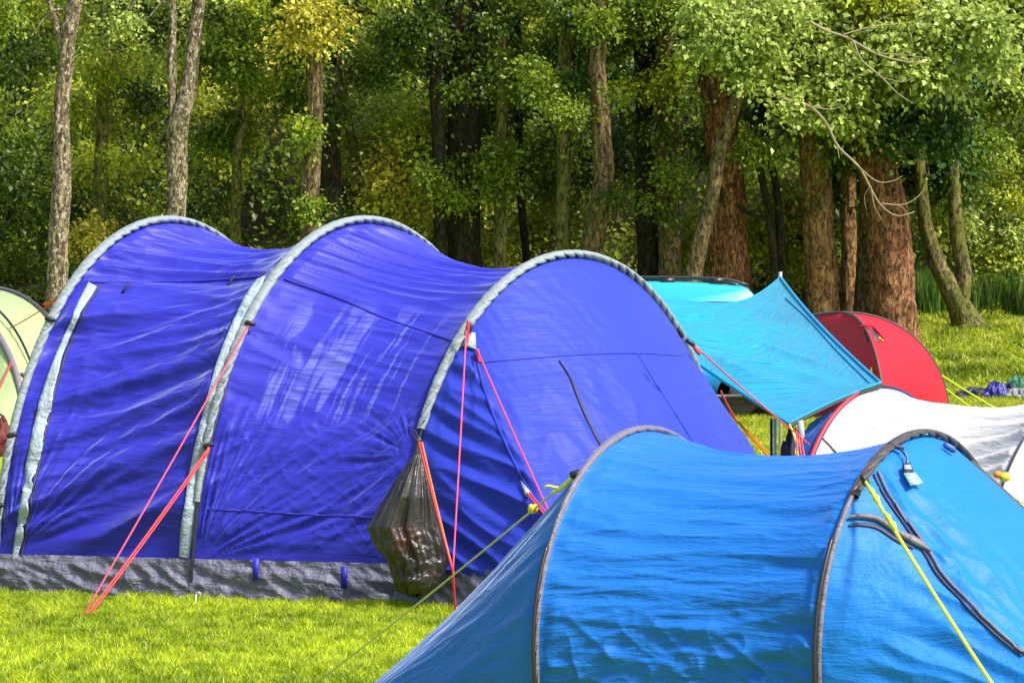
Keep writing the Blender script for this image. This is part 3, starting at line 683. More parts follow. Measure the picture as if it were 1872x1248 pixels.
# ---- big indigo tent
H1 = Hoop(-8, 18.05, 312, 405, 19.3); H2 = Hoop(350, 17.7, 672, 405, 18.95); H3 = Hoop(726, 17.35, 1050, 468, 18.5)
AX = (H3.c - H1.c); AX /= np.linalg.norm(AX)
big = empty('tunnel_tent', (*H2.c[:2], 0), 'largest tent, deep indigo blue with three pale grey arches', 'tent')
zb = .21
def t0z(h): return h.t_at(zb)
P = panel(H1, H2, .031, .969, 240, 520, .095); a, b_ = metric(P)
bw = smooth(0, .25, b_) ; ed = smooth(0, .08, a) * smooth(0, .08, a[-1, 0] - a)
low = 1 - smooth(1.3, 1.9, b_)
d = .050 * low * perlin(a * .8 + 2, (b_ - .30 * a) * 5.0, 1) + .046 * low * ridged(a * .7, (b_ - .34 * a) * 4.2, 2) + .005 * ridged(a * 1.3, (b_ - .25 * a) * 10, 3)
d += .030 * (1 - low) * ridged(a * .6, (b_ - .06 * np.sin(a * 3)) * 7, 4) + fan(a, b_, 0.12, 0.05, 5, 6, .040, .7) + fan(a, b_, a[-1, 0], 1.1, 6, 6, .008, .4)
d += .006 * ridged(a * 4, b_ * 5, 17) * smooth(.45, .7, b_) 
d += low * (.007 * crease(a * 1.1, (b_ - .3 * a) * 9, 18) + .004 * crease(a * 3, (b_ - .1 * a) * 14, 19)) + (1 - low) * .005 * crease(a * .8, b_ * 11, 20)
W1p = grid('side_panel', P, M['indigo'], big, d * ed * bw, (a, b_))
P = panel(H2, H3, .031, .969, 240, 520, .10); a, b_ = metric(P); am = a[-1, 0]
bw = smooth(0, .2, b_); ed = smooth(0, .08, a) * smooth(0, .08, am - a); low = 1 - smooth(.7, 1.0, b_)
d = low * (.014 * ridged(a * 1.4, (b_ - .7 * a) * 8, 11) + fan(a, b_, .05, .02, 12, 9, .032, .9) + fan(a, b_, am, .62, 13, 8, .022, .5))
d += (1 - low) * (.009 * ridged(a * 1.2, (b_ + .25 * a) * 9, 14)) + .036 * smooth(1.4, 2.0, b_) * ridged(a * .7, (b_ + .15 * a) * 8, 15) + .006 * perlin(a * 2, b_ * 3, 16)
d += low * (.005 * crease(a * 2, (b_ - .8 * a) * 9, 28) + .0035 * crease(a * 5, (b_ + .5 * a) * 9, 29)) + .0035 * (1 - low) * crease(a * 1.6, (b_ + .25 * a) * 13, 30)
W2p = grid('side_panel', P, M['indigo_streak'], big, d * ed * bw, (a, b_))
# end wall that runs out beyond the third arch
N0 = np.array([.36, 16.55, 0.]); N1 = np.array([1.72, 18.3, 0.])
f0 = H3.P(0.0); f1 = H3.P(1.0)
ta = H3.t_at(W(860, 625, 17.8)[2]); tb = 1 - ta
nt_, nv = 420, 220
t = np.linspace(0, 1, nt_)
def gb(t):
    o = np.zeros((len(t), 3))
    for i, q in enumerate(t):
        if q < ta: k = q / ta; o[i] = f0 * (1 - k) + N0 * k
        elif q < tb: k = (q - ta) / (tb - ta); o[i] = N0 * (1 - k) + N1 * k
        else: k = (q - tb) / (1 - tb); o[i] = N1 * (1 - k) + f1 * k
    return o
Tp = H3.P(t); Gp = gb(t); v = np.linspace(0, 1, nv)
Gp2 = Gp.copy(); Gp2[:, 2] = np.minimum(.19, Tp[:, 2])
P = Tp[:, None] * (1 - v[None, :, None]) + Gp2[:, None] * v[None, :, None]
bul = .07 * np.sin(np.pi * v)[None] * np.where((t > ta) & (t < tb), np.sin(np.pi * np.clip((t - ta) / (tb - ta), 0, 1)), 0)[:, None]
P = P + (AX * np.array([1, 1, 0]))[None, None] * bul[..., None]
nrm = normals(P); s_ = np.linalg.norm(Tp - Gp2, axis=1)
a = (t * 4.2)[:, None] + 0 * v[None]; b_ = s_.mean() * v[None] + 0 * t[:, None]
wd = smooth(0, .06, v)[None] * smooth(0, .08, 1 - v)[None]
wedge = (t < ta)[:, None]
xw = P[..., 0]; zw = P[..., 2]
d = np.where(wedge, .026 * ridged(xw * 2.0, (zw + .55 * xw) * 7, 21) + .006 * perlin(xw * 3, (zw + .5 * xw) * 12, 24) , .014 * ridged((xw + .6 * zw) * 5, (zw - .6 * xw) * 2.0, 22) * smooth(.15, .5, v)[None] + .003 * ridged((xw + .9 * zw) * 14, (zw - .7 * xw) * 4, 25))
d = d + (np.exp(-((t - ta) / .012) ** 2) * -.0)[:, None]
uvs = (xw * 1.0, zw * 1.0)
endw = grid('end_wall', P, M['indigo_front'], big, -d * wd * np.sign(np.sum(nrm * -np.array(ray(1000, 800)), 2).mean()) * -1, uvs)
# rear wall behind the first arch
Tp = H1.P(t); Gr = H1.c + (Tp - H1.c) * np.array([.9, .9, 0]) - AX * .12
P = Tp[:, None] * (1 - v[None, ::8, None]) + Gr[:, None] * v[None, ::8, None]
grid('rear_wall', P, M['indigo'], big)
# mud flap along the foot of the walls
def flap(A_, B_, n=240, zt=.225, seed=1, outv=None):
    A_ = np.array(A_); B_ = np.array(B_); u = np.linspace(0, 1, n); zz = np.linspace(0, 1, 26)
    L = np.linalg.norm(B_ - A_); dr = (B_ - A_) / L; o = np.array([dr[1], -dr[0], 0]); 
    if o[1] > 0: o = -o
    P = A_[None, None] + (B_ - A_)[None, None] * u[:, None, None] + np.array([0, 0, 1.])[None, None] * (zz * zt)[None, :, None] + o * (.035 * (1 - zz) - .015)[None, :, None]
    a = u[:, None] * L + 0 * zz[None]; b_ = zz[None] * zt + 0 * a
    dd = 1.7 * (.012 * ridged(a * 2.2, (b_ + .28 * a) * 10, seed) + .009 * ridged(a * 8 + b_ * 12, b_ * 9, seed + 1) + .006 * perlin(a * 16, b_ * 16, seed + 2)) * (.4 + .6 * np.sin(np.pi * zz))[None]
    P[..., 2] += .008 * perlin(a * 1.2, 0 * a, seed) * (1 - zz)[None]
    P = P + o * dd[..., None]
    return mesh('mud_flap', P.reshape(-1, 3), gridF(n, 26), M['flap'], big, uv=np.stack([a.ravel(), b_.ravel()], -1))
h1f, h2f, h3f = H1.P(0.), H2.P(0.), H3.P(0.)
flap(h1f, h2f, seed=31); flap(h2f, h3f, seed=35); flap(h3f, N0, seed=38); flap(N0, N1, seed=41)
# arches: pole sleeves and bare pole ends
tr = bvh([W1p, W2p, endw])
for h, te, sd_ in ((H1, .03, 1), (H2, .082, 2), (H3, .165, 3)):
    sleeve('pole_sleeve', h, te, .93, AX, .034, .022, M['sleeve'], big, seed=sd_, out=.014, puck=1.0, n=900, wp=[.55, .7, 1, 1, 1, .9, .8])
    t_ = np.linspace(0, te + .01, 40); q = h.P(t_) + np.array([0, -.022, 0]); tube('pole', q, .008, M['pole'], big, 8)
    tube('pole_foot', np.array([h.P(0.) + [0, -.03, .02], h.P(0.) + [0, -.03, -.03]]), .007, M['steel'], big)
# pale zip covers on the first bay
P1_ = [(170, 522), (140, 575), (112, 640), (88, 720), (68, 810), (50, 900), (36, 980), (28, 1018)]
zc = ribbon('zip_cover', tr, P1_, [.065, .03, .04, .075, .075, .07, .06, .03], M['trim'], big, 80, .012)
ribbon('zip', tr, [(a + 11, b_ + 2) for a, b_ in P1_], .012, M['darkline'], zc, 80, .012)
P2_ = [(484, 512), (458, 560), (430, 625), (405, 700), (385, 780), (368, 860), (353, 940), (344, 1018)]
zc = ribbon('zip_cover', tr, [(a - 6, b_) for a, b_ in P2_], [.06, .075, .08, .08, .085, .085, .08, .06], M['trim'], big, 80, .014)
ribbon('zip', tr, [(a + 10, b_) for a, b_ in P2_], .012, M['darkline'], zc, 80, .016)
# seams on the end wall, the door zip
ribbon('seam', tr, [(880, 662), (960, 655), (1060, 648), (1160, 645), (1250, 650)], .012, M['indigo_front'], big, 60, .003, .003)
ribbon('door_zip', tr, [(1022, 660), (1042, 690), (1062, 740), (1085, 790), (1110, 840), (1150, 960)], [.006, .018, .02, .018, .016, .012], M['darkline'], big, 60, .004, .005)
ribbon('seam', tr, [(1165, 645), (1205, 710), (1250, 780), (1290, 850)], .012, M['indigo_front'], big, 60, .003, .003)
ribbon('seam', tr, [(868, 640), (885, 710), (915, 790), (958, 880), (1000, 950)], .014, M['indigo_front'], big, 60, .003, .003)
ribbon('seam', tr, [(372, 930), (460, 934), (560, 940), (690, 945)], .010, M['indigo'], big, 60, .003, .003)
ribbon('seam', tr, [(160, 515), (260, 516), (380, 513), (480, 505)], .010, M['indigo'], big, 60, .004, .003)
ribbon('seam', tr, [(520, 510), (620, 545), (700, 580), (835, 625)], .010, M['indigo_streak'], big, 60, .004, .003)
# corner patch on the third arch and the lower wall patch
def patch(name, tr, poly, m, parent, off=.012):
    P = np.array([hit(tr, *p, off)[0] for p in poly]); K = hit(tr, *poly[0], off)[1]
    n = len(P); V = np.vstack([P, P - K * .004]); c = P.mean(0)
    V = np.vstack([V, c + K * .004]); F = np.array([[i, (i + 1) % n, 2 * n] for i in range(n)]); F4 = np.array([[i, i + n, (i + 1) % n + n, (i + 1) % n] for i in range(n)])
    return mesh(name, V, [F, F4], m, parent, False, uv=V[:, [0, 2]])
patch('corner_patch', tr, [(858, 612), (869, 612), (871, 642), (845, 635)], M['trim'], big, .02)
patch('corner_patch', tr, [(954, 878), (972, 902), (967, 912), (960, 908)], M['trim'], big)
for px, py in ((1252, 640),):
    pass
# toggles and hanging tabs
for px, py, dx, dz in ((455, 597, 1, -.2), (388, 816, 1, .3), (99, 592, 1, -.2), (22, 795, 1, .3), (3, 925, 1, .2), (861, 610, .3, 1), (1244, 608, .5, -1), (1262, 626, .8, -.6)):
    p, k = hit(tr, px, py, .045)
    if p is None: p = W(px, py, 18.7)
    toggle(big, p, (dx, 0, dz))
for px, py in ((229, 530), (421, 520)):
    p, k = hit(tr, px, py, .012)
    mb = MB(); mb.add(*tubeVF(np.array([p + [.03, -.01, .04], p, p + [-.012, -.01, -.02]]), [.005, .008, .009], 6)); mb.build('tie_loop', M['darkline'], big)
for px in (472, 633):
    c0 = hit(tr, px, 1021 + (px - 472) * .08, .02)[0]
    mb = MB(); mb.add(*boxVF(c0 + np.array([0, -.075, -.055]), .035, .012, .12)); mb.build('hanging_tab', M['indigo'], big)
# guy lines
A1 = GP(150, 1128)
pa = hit(tr, 452, 600, .04, 18.3)[0]; pb = hit(tr, 386, 820, .04, 18)[0]
guy(big, pa, A1, M['pinkcord'], .005, slider=None); guy(big, pb, A1 + [.015, 0, 0], M['redcord'], .0052); guy(big, pb + [0, 0, -.02], A1 + [.03, 0.02, 0], M['redcord'], .0048)
guy(big, pb + [-.0, -.01, .0], pb * .95 + A1 * .05, M['redcord'], .009)
A2 = GP(833, 1127)
sh = hit(tr, 857, 622, .12, 17.6)[0]; kn = W(766, 808, 16.95)
mid = W(828, 1042, 16.62)
guy(big, sh, mid, M['pinkcord'], .0052); guy(big, mid, A2, M['redcord'], .0066); guy(big, kn, mid, M['redcord'], .0068); guy(big, kn + [.015, -.01, 0], mid, M['orangecord'], .005)
guy(big, sh + [.01, -.02, .03], sh + [.0, -.01, -.09], M['redcord'], .009)
sh2 = hit(tr, 872, 645, .03)[0]
guy(big, sh2, W(1040, 1015, 15.9), M['pinkcord'], .0052)
guy(big, sh2 + [.002, -.01, 0], sh2 + [.02, -.03, -.07], M['redcord'], .010)
lp = hit(tr, 966, 906, .02)[0]
guy(big, lp, W(1030, 975, 16.0), M['redcord'], .005); guy(big, lp + [.012, 0, .004], W(1036, 972, 16.0), M['pinkcord'], .005)
fs = W(1268, 630, 18.9)
guy(big, fs, W(1480, 812, 20.0), M['pinkcord'], .005); guy(big, fs, W(1425, 765, 20.0) + [0, 0.1, 0], M['redcord'], .003)
guy(big, fs + [0, 0, 0], fs + [.04, -.0, -.05], M['redcord'], .012)
guy(big, W(1318, 715, 19.6), W(1345, 765, 20.6), M['redcord'], .006); 
guy(big, W(1335, 755, 20.3), GP(1430, 860), M['orangecord'], .008); guy(big, W(1345, 765, 20.4), GP(1437, 858), M['orangecord'], .005)
guy(big, W(128, 530, 19.2), W(18, 600, 21), M['redcord'], .004); guy(big, W(110, 540, 19.2), W(80, 556, 20), M['redcord'], .009)
guy(big, W(99, 597, 18.9), W(72, 618, 19.4), M['redcord'], .008); guy(big, W(20, 797, 18.6), W(-40, 830, 18.3), M['redcord'], .008)
guy(big, W(1280, 818, 17.9), W(1230, 812, 17.7), M['pinkcord'], .012, name='pull_cord')
# pegs
def peg(px, py, label, m=M['steel'], h=.06):
    p = GP(px, py); r = empty('tent_peg', (p[0], p[1], 0), label, 'tent peg', 'tent pegs in the grass')
    mb = MB(); mb.add(*tubeVF(np.array([p + [0, 0, -.05], p + [0, 0, h]]), [.004, .005], 8)); mb.build('shaft', m, r)
    tube('hook', spline([p + [0, 0, h], p + [.012, 0, h + .012], p + [.024, 0, h + .002], p + [.022, 0, h - .012]], 10), .004, m, r, 6)
peg(358, 1106, 'pale metal peg at the foot of the middle indigo arch'); peg(726, 1106, 'pale metal peg below the hanging black bag'); peg(150, 1130, 'peg holding the two coral guy lines at lower left', M['redcord'], .02); peg(834, 1128, 'peg at the end of the red guy line beside the black bag', M['redcord'], .02)

# ---- black rubbish bag hanging on the third arch
ys_ = [795, 812, 830, 855, 880, 905, 935, 962, 975, 1000, 1025, 1050, 1070, 1083, 1089]
xl = [761, 760, 757, 740, 722, 708, 690, 674, 680, 690, 712, 718, 722, 730, 752]
xr = [767, 770, 774, 779, 786, 791, 797, 802, 806, 812, 816, 812, 800, 784, 764]
rows = 150; yy = np.linspace(795, 1089, rows); XL = np.interp(yy, ys_, xl); XR = np.interp(yy, ys_, xr)
seg = 110; an = np.linspace(0, 2 * np.pi, seg, endpoint=False); Db = 17.05
Vb = []
for i in range(rows):
    c = W((XL[i] + XR[i]) / 2, yy[i], Db); r = (XR[i] - XL[i]) / 2 / FPX * Db
    q = (yy[i] - 795) / 294
    amp = .02 + .16 * smooth(0, .2, q) 
    fo = ridged(an * 2.6 + .5 * np.sin(q * 3), 0 * an + q * .9, 51) * (1 - .4 * smooth(.65, .9, q)) + .6 * ridged(an * 5.5, q * 1.1 + 0 * an, 53) * (1 - .6 * smooth(.6, .9, q))
    cr = perlin(np.cos(an) * 3 + q * 3, np.sin(an) * 3 + q * 16, 52) * smooth(.5, .75, q) * 1.0 + .5 * ridged(np.cos(an) * 4 , q * 26 + np.sin(an) * 5 + np.cos(an) * 2, 54) * smooth(.5, .7, q)
    k = 1 - amp * .6 + amp * 1.25 * fo + amp * .7 * cr
    ddp = min(r, .12) * (.75 + .25 * q)
    Vb.append(c + np.stack([np.cos(an) * r * (.35 * k + .65), -np.sin(an) * ddp * k, .012 * cr * np.abs(np.sin(an)) ], 1))
Vb = np.vstack(Vb)
bm_, t, b = new_mat('black_polythene')
g = N(t, 'ShaderNodeNewGeometry').outputs['Position']
b.inputs['Roughness'].default_value = .3; b.inputs['Specular IOR Level'].default_value = .7
base = ramp(t, noise(t, mapping(t, g, (9, 9, 1.6)), 2, 3), [(.35, (.010, .009, .009)), (.65, (.05, .042, .040))])
cR = W(740, 985, 16.95)
vd = N(t, 'ShaderNodeVectorMath', operation='DISTANCE'); t.links.new(g, vd.inputs[0]); vd.inputs[1].default_value = tuple(cR)
mr = N(t, 'ShaderNodeMapRange'); mr.inputs[1].default_value = .03; mr.inputs[2].default_value = .10; mr.inputs[3].default_value = .7; mr.inputs[4].default_value = 0
t.links.new(vd.outputs['Value'], mr.inputs[0])
mm = N(t, 'ShaderNodeMath', operation='MULTIPLY'); t.links.new(mr.outputs[0], mm.inputs[0]); t.links.new(noise(t, g, 22, 3), mm.inputs[1])
t.links.new(mixc(t, mm.outputs[0], base, (.16, .018, .01)), b.inputs['Base Color'])
p = bump(t, b, noise(t, mapping(t, g, (12, 12, 3)), 3, 4, .6, .8), .35, .015); bump(t, b, noise(t, g, 34, 4, .6, 1), .5, .008, p)
bag = empty('rubbish_bag', W(765, 800, Db), 'sagging black plastic rubbish bag tied to the third indigo arch', 'rubbish bag')
V2 = np.vstack([Vb, W(765, 795, Db)[None], W(757, 1088, Db)[None]])
j = np.arange(seg); j2 = (j + 1) % seg; o2 = (rows - 1) * seg
mesh('sack', V2, [gridF(rows, seg, True), np.stack([np.full(seg, rows * seg), j2, j], 1), np.stack([np.full(seg, rows * seg + 1), o2 + j, o2 + j2], 1)], bm_, bag)
tube('tie', spline([W(766, 808, Db - .02), W(757, 797, Db - .02), W(755, 788, Db - .02), W(760, 789, Db - .02), W(764, 800, Db - .02)], 20), .004, M['darkline'], bag, 6)
ellipsoid(W(765, 805, Db), (.018, .016, .02), bm_, 'knot', bag, 10, .3)
tube('tear', spline([W(676, 962, Db - .03), W(684, 970, Db - .04), W(690, 962, Db - .05)], 10), .012, bm_, bag, 6)

# ---- azure tunnel tent in the foreground
K = .6
HA = Hoop(985, 11.15, 1178, 787, 11.85, K); HB = Hoop(1499, 10.75, 1680, 794, 11.45, K)
AF = HB.c - HA.c; AF /= np.linalg.norm(AF)
az = empty('tunnel_tent', (*((HA.c + HB.c) / 2)[:2], 0), 'bright azure blue low tent with dark arches in the right foreground', 'tent')
P = panel(HA, HB, 0, 1, 300, 520, .085, lambda t: np.sin(np.pi * t) ** .6); a, b_ = metric(P); am = a[-1, 0]
ed = smooth(0, .06, a) * smooth(0, .06, am - a)
lowc = 1 - smooth(.35, .75, b_)
d = .009 * perlin(a * 1.1, (b_ + .12 * a) * 11, 61) + .012 * ridged(a * .8, (b_ + .05 * np.sin(4 * a)) * 9, 62) * smooth(1.5, .6, b_) 
d += lowc * (.010 * crease(a * 3.2 + b_ * 2, (b_ + .45 * a) * 7, 63) + .007 * crease(a * 6 - b_ * 5, b_ * 7 + a * 2, 64) + .005 * crease(a * 3 + b_ * 4, (b_ - .6 * a) * 6, 69) + .009 * perlin(a * 1.5, (b_ + .3 * a) * 5, 68))
d += .0055 * crease(a * 1.3, (b_ + .06 * a) * 9, 70) + .004 * crease(a * 2.4, (b_ - .12 * a) * 17, 73)
d += smooth(1.0, 1.25, b_) * .005 * ridged(a * .7, (b_ + .12 * (a - .5) ** 2 * 2) * 16, 66)
AP = grid('side_panel', P, M['azure'], az, d * ed * smooth(0, .1, b_), (a, b_))
# tail
E0 = G(600, 12.0); E0[2] = 0; E1 = E0 + np.array([.18, .25, 0])
t = np.linspace(0, 1, 360); v = np.linspace(0, 1, 200)
Tp = HA.P(t); Gt = E0[None] * (1 - t[:, None]) + E1[None] * t[:, None]; Gt[:, 2] = .03 + .10 * np.sin(np.pi * t)
P = Tp[:, None] * (1 - v[None, :, None]) + Gt[:, None] * v[None, :, None]
cen = (HA.c + [0, 0, .3])
d = (.012 * ridged((t * 16)[:, None] + .4 * v[None], v[None] * 1.4 + 0 * t[:, None], 71) + .006 * ridged((t * 34)[:, None], v[None] * 3 + 0 * t[:, None], 72)) * smooth(0, .08, v)[None] * (1 - v[None])
sg = np.sign(np.sum(normals(P) * (P - cen[None, None]), 2).mean())
P[..., 2] -= (.05 * np.sin(np.pi * v)[None] * np.sin(np.pi * t)[:, None])
TP = grid('tail_panel', P, M['azure'], az, d * sg, (1.4 * v[None] + 0 * t[:, None], (t * 1.2)[:, None] + 0 * v[None]))
# nose
M0 = np.array([2.04, 10.35, 0.]); M1 = np.array([2.76, 11.75, 0.]); g0 = HB.P(0.0); g1 = HB.P(1.0)
tc = HB.t_at(W(1603, 862, 11.1)[2]); td = 1 - tc
t = np.unique(np.r_[np.linspace(0, tc, 150), np.linspace(tc, td, 200), np.linspace(td, 1, 60)]); v = np.linspace(0, 1, 240)
Gn = np.array([g0 * (1 - q / tc) + M0 * q / tc if q < tc else (M0 * (1 - (q - tc) / (td - tc)) + M1 * (q - tc) / (td - tc) if q < td else M1 * (1 - (q - td) / (1 - td)) + g1 * (q - td) / (1 - td)) for q in t])
Tp = HB.P(t); P = Tp[:, None] * (1 - v[None, :, None]) + Gn[:, None] * v[None, :, None]
fr = np.where((t > tc) & (t < td), np.sin(np.pi * np.clip((t - tc) / (td - tc), 0, 1)), 0)
P = P + np.array([.5, -.3, .8])[None, None] * (.07 * fr[:, None] * np.sin(np.pi * v)[None])[..., None]
xw, zw = P[..., 0], P[..., 2]; wdg = (t < tc)[:, None]
sg = np.sign(np.sum(normals(P) * (P - (HB.c + AF * .3 + [0, 0, .2])[None, None]), 2).mean())
crs = np.exp(-((t - tc) / .06) ** 2)[:, None]
d = np.where(wdg, .013 * ridged(xw * 2.5, (zw + .45 * xw) * 11, 81) * smooth(.2, .4, v)[None] + .004 * perlin(xw * 4, (zw + .3 * xw) * 14, 84), .006 * ridged((zw + .9 * xw) * 14, (xw - zw) * 5, 82) * (.4 + 1.6 * crs) + .005 * perlin(xw * 5, zw * 5, 83))
NP = grid('nose_panel', P, M['azure_front'], az, d * sg * smooth(0, .05, v)[None] * smooth(0, .1, 1 - v)[None], (xw, zw * 1.3))
P = P
sleeve('pole_sleeve', HA, .0, 1, AF, .019, .012, M['lilac'], az, out=.008, seed=7, puck=.7, lean=-.004, n=700, wp=[.3, .3, .4, .8, 1, 1, 1, 1])
sleeve('pole_sleeve', HB, .0, .35, AF, .009, .009, M['lilac'], az, out=.008, seed=8, puck=.3)
sleeve('pole_sleeve', HB, .33, 1, AF, .021, .012, M['taupe'], az, out=.008, seed=9, puck=1.0, lean=.006, n=700, wp=[.3, .62, .85, 1, 1, 1, 1, 1, 1])
for h in (HA, HB):
    q = h.P(np.linspace(0, .26 if h is HA else .28, 40)) + AF * .0 + np.array([-.02, -.024, 0]); tube('pole', q, .007, M['pole'], az, 8)
DFB[0] = 11.2
tr2 = bvh([AP, TP, NP])
# crease piping on the nose
CRZ = [(1604, 864), (1622, 900), (1655, 948), (1695, 1005), (1722, 1048), (1765, 1095), (1820, 1150), (1875, 1195)]
ribbon('piping', tr2, CRZ, .009, M['lilac'], az, 90, .006, .005); ribbon('zip', tr2, [(a - 7, b_ + 4) for a, b_ in CRZ], .009, M['darkline'], az, 90, .004, .003)
ribbon('zip', tr2, [(1605, 868), (1640, 930), (1690, 1000)][::1], .004, M['darkline'], az, 40, .006)
VH = [(1551, 948), (1575, 946), (1605, 952), (1640, 975), (1670, 990), (1700, 1010)]
ribbon('vent_trim', tr2, VH, [.010, .018, .02, .02, .03, .008], M['lilac'], az, 60, .012, .006)
ribbon('vent_shadow', tr2, [(a, b_ + 13) for a, b_ in VH[:-1]], [.008, .016, .016, .012, .008], M['darkline'], az, 60, .004, .002)  # dark strip painting the shadow below the vent trim
NS = [(1795, 868), (1830, 905), (1872, 948)]
vv_ = np.linspace(0, 1, 60)[:, None]; tube('piping', (HB.P(td) * (1 - vv_) + M1 * vv_) + np.array([.0, -.01, .012]), .009, M['taupe'], az, 6)
# swing ticket
tg = empty('swing_ticket', W(1655, 850, 11.1), 'small pale card ticket hanging on the azure tent nose', 'label')
p1 = hit(tr2, 1640, 828, .02)[0]; p2 = hit(tr2, 1650, 842, .02)[0]; p3 = hit(tr2, 1652, 862, .02)[0]
tube('cord', spline([hit(tr2, 1630, 818, .02)[0], p1, p2, p3], 14), .004, M['darkline'], tg, 6)
def card(name, poly, m, off):
    P = np.array([hit(tr2, *p, off)[0] for p in poly]); k = hit(tr2, *poly[0], off)[1]
    V = np.vstack([P, P - k * .003]); n = len(P)
    F = np.array([[0, 1, 2, 3], [7, 6, 5, 4]] + [[i, i + n, (i + 1) % n + n, (i + 1) % n] for i in range(n)]); return mesh(name, V, F, m, tg, False)
mcard, t, b = new_mat('ticket_card'); b.inputs['Base Color'].default_value = (.3, .5, .5, 1); b.inputs['Roughness'].default_value = .5
g = N(t, 'ShaderNodeNewGeometry').outputs['Position']; t.links.new(ramp(t, noise(t, mapping(t, g, (30, 30, 90)), 1.5, 3), [(.45, (.34, .52, .50)), (.55, (.16, .34, .40))]), b.inputs['Base Color'])
card('ticket_stub', [(1646, 857), (1657, 854), (1664, 870), (1652, 874)], M['darkline'], .024); card('ticket_print', [(1649, 860), (1657, 859), (1659, 866), (1651, 868)], M['trim'], .028)
card('ticket_card', [(1650, 874), (1666, 871), (1681, 892), (1662, 895)], mcard, .026)
card('white_tag', [(1648, 838), (1651, 837), (1654, 853), (1651, 855)], M['trim'], .022)
toggle(az, hit(tr2, 1730, 826, .02)[0], (1, 0, -.6), .05, .012, M['aseam'], 'tie_loop'); toggle(az, hit(tr2, 1633, 824, .02)[0], (1, 0, -.3), .06, .009, M['darkline'], 'tie_loop')
ca = W(1053, 866, 11.45); cb = W(1581, 878, 10.95)
toggle(az, ca, (1, 0, .3), .045, .014); toggle(az, cb, (.6, 0, -1), .045, .012); toggle(az, W(1787, 866, 11.7), (1, 0, -.7), .05, .014)
ge = GP(560, 1262); gl = guy(az, ca, ge, M['palecord'], .0048); dg = ge - ca
c1 = ca + dg * .138; ellipsoid(c1 + [0, -.01, 0], (.019, .014, .016), M['yellow'], 'slider', gl, 10, .35, 2)
guy(az, ca, ca + dg * .075, M['limecord'], .008); tube('cord_tail', np.array([ca + dg * .055, ca + dg * .06 + [-.03, -.01, .012], ca + dg * .062 + [-.045, -.01, .010]]), .005, M['limecord'], az, 6)
gf = W(1822, 1262, 9.9); gl = guy(az, cb, gf, M['limecord'], .0062)
for q in (.075, .21):
    c = cb * (1 - q) + gf * q; dd = (gf - cb) / np.linalg.norm(gf - cb)
    V, F = tubeVF(np.array([c - dd * .05, c - dd * .025, c, c + dd * .02, c + dd * .055]), [.005, .011, .006, .013, .005], 8); mesh('slider', V, F, M['limecord'], gl)
guy(az, W(1787, 866, 11.7), W(1905, 935, 12.6), M['palecord'], .0035)
bl = empty('cord_stopper', W(1833, 871, 12.0), 'orange and yellow round cord stopper on the line before the white tent', 'cord stopper')
ellipsoid(W(1837, 872, 12.0), (.020, .016, .017), M['yellow'], 'ball', bl, 10, .25, 3); ellipsoid(W(1824, 867, 12.0), (.014, .012, .012), M['orange'], 'knot', bl, 10, .4, 4)

# ---- white tunnel tent
HW1 = Hoop(1458, 20.3, 1610, 708, 21.0, .15); HW2 = Hoop(1815, 19.7, 2045, 690, 20.5, .1)
wt = empty('tunnel_tent', (*HW1.c[:2], 0), 'white low tent with red edging behind the azure tent', 'tent')
P = panel(HW1, HW2, 0, 1, 260, 320, .17, lambda t: np.sin(np.pi * t) ** .5); a, b_ = metric(P); am = a[-1, 0]
ed = smooth(0, .08, a) * smooth(0, .08, am - a)
d = .030 * ridged(a * .7 + 2, (b_ - .35 * np.sqrt(a + .05)) * 6, 91) * smooth(.1, .4, a) + .006 * ridged(a * 1.6, (b_ - .1 * a) * 13, 92) + .006 * perlin(a * 2, b_ * 5, 93)
WP = grid('side_panel', P, M['white'], wt, d * ed, (a, b_))
AW = HW2.c - HW1.c; AW /= np.linalg.norm(AW)
t = np.linspace(0, 1, 120); v = np.linspace(0, 1, 40)
Tp = HW2.P(t); Gp = HW2.c + (Tp - HW2.c) * np.array([.7, .7, 0]) + AW * 1.0
grid('end_panel', Tp[:, None] * (1 - v[None, :, None]) + Gp[:, None] * v[None, :, None], M['white'], wt, .006 * perlin((t * 9)[:, None], v[None] * 6 + 0 * t[:, None], 94) + 0)
Tp = HW1.P(t) + AW * .02; Mp = HW1.c + (HW1.P(t) - HW1.c) * np.array([.93, .93, .84]) - AW * .26; Gp = HW1.c + (HW1.P(t) - HW1.c) * np.array([.9, .9, 0]) - AW * .5
v = np.linspace(0, 1, 60); P = np.stack([Tp * (1 - q / .4) + Mp * q / .4 if q < .4 else Mp * (1 - (q - .4) / .6) + Gp * (q - .4) / .6 for q in v], 1)
grid('door_panel', P, M['innerblue'], wt, .014 * ridged((t * 14)[:, None], v[None] * 3 + 0 * t[:, None], 95) * smooth(0, .2, v)[None])
sleeve('piping', HW1, 0, .42, AW, .014, .012, M['redtrim'], wt, n=160, seg=8, out=.004, puck=0); sleeve('piping', HW1, .42, 1, AW, .010, .010, M['pole'], wt, n=160, seg=8, out=.004, puck=0)
sleeve('pole', HW2, 0, 1, AW, .008, .008, M['pole'], wt, n=160, seg=8, out=.004, puck=0)
trw = bvh([WP]); ribbon('seam', trw, [(1498, 795), (1530, 828), (1545, 845)], .008, M['lilac'], wt, 14)

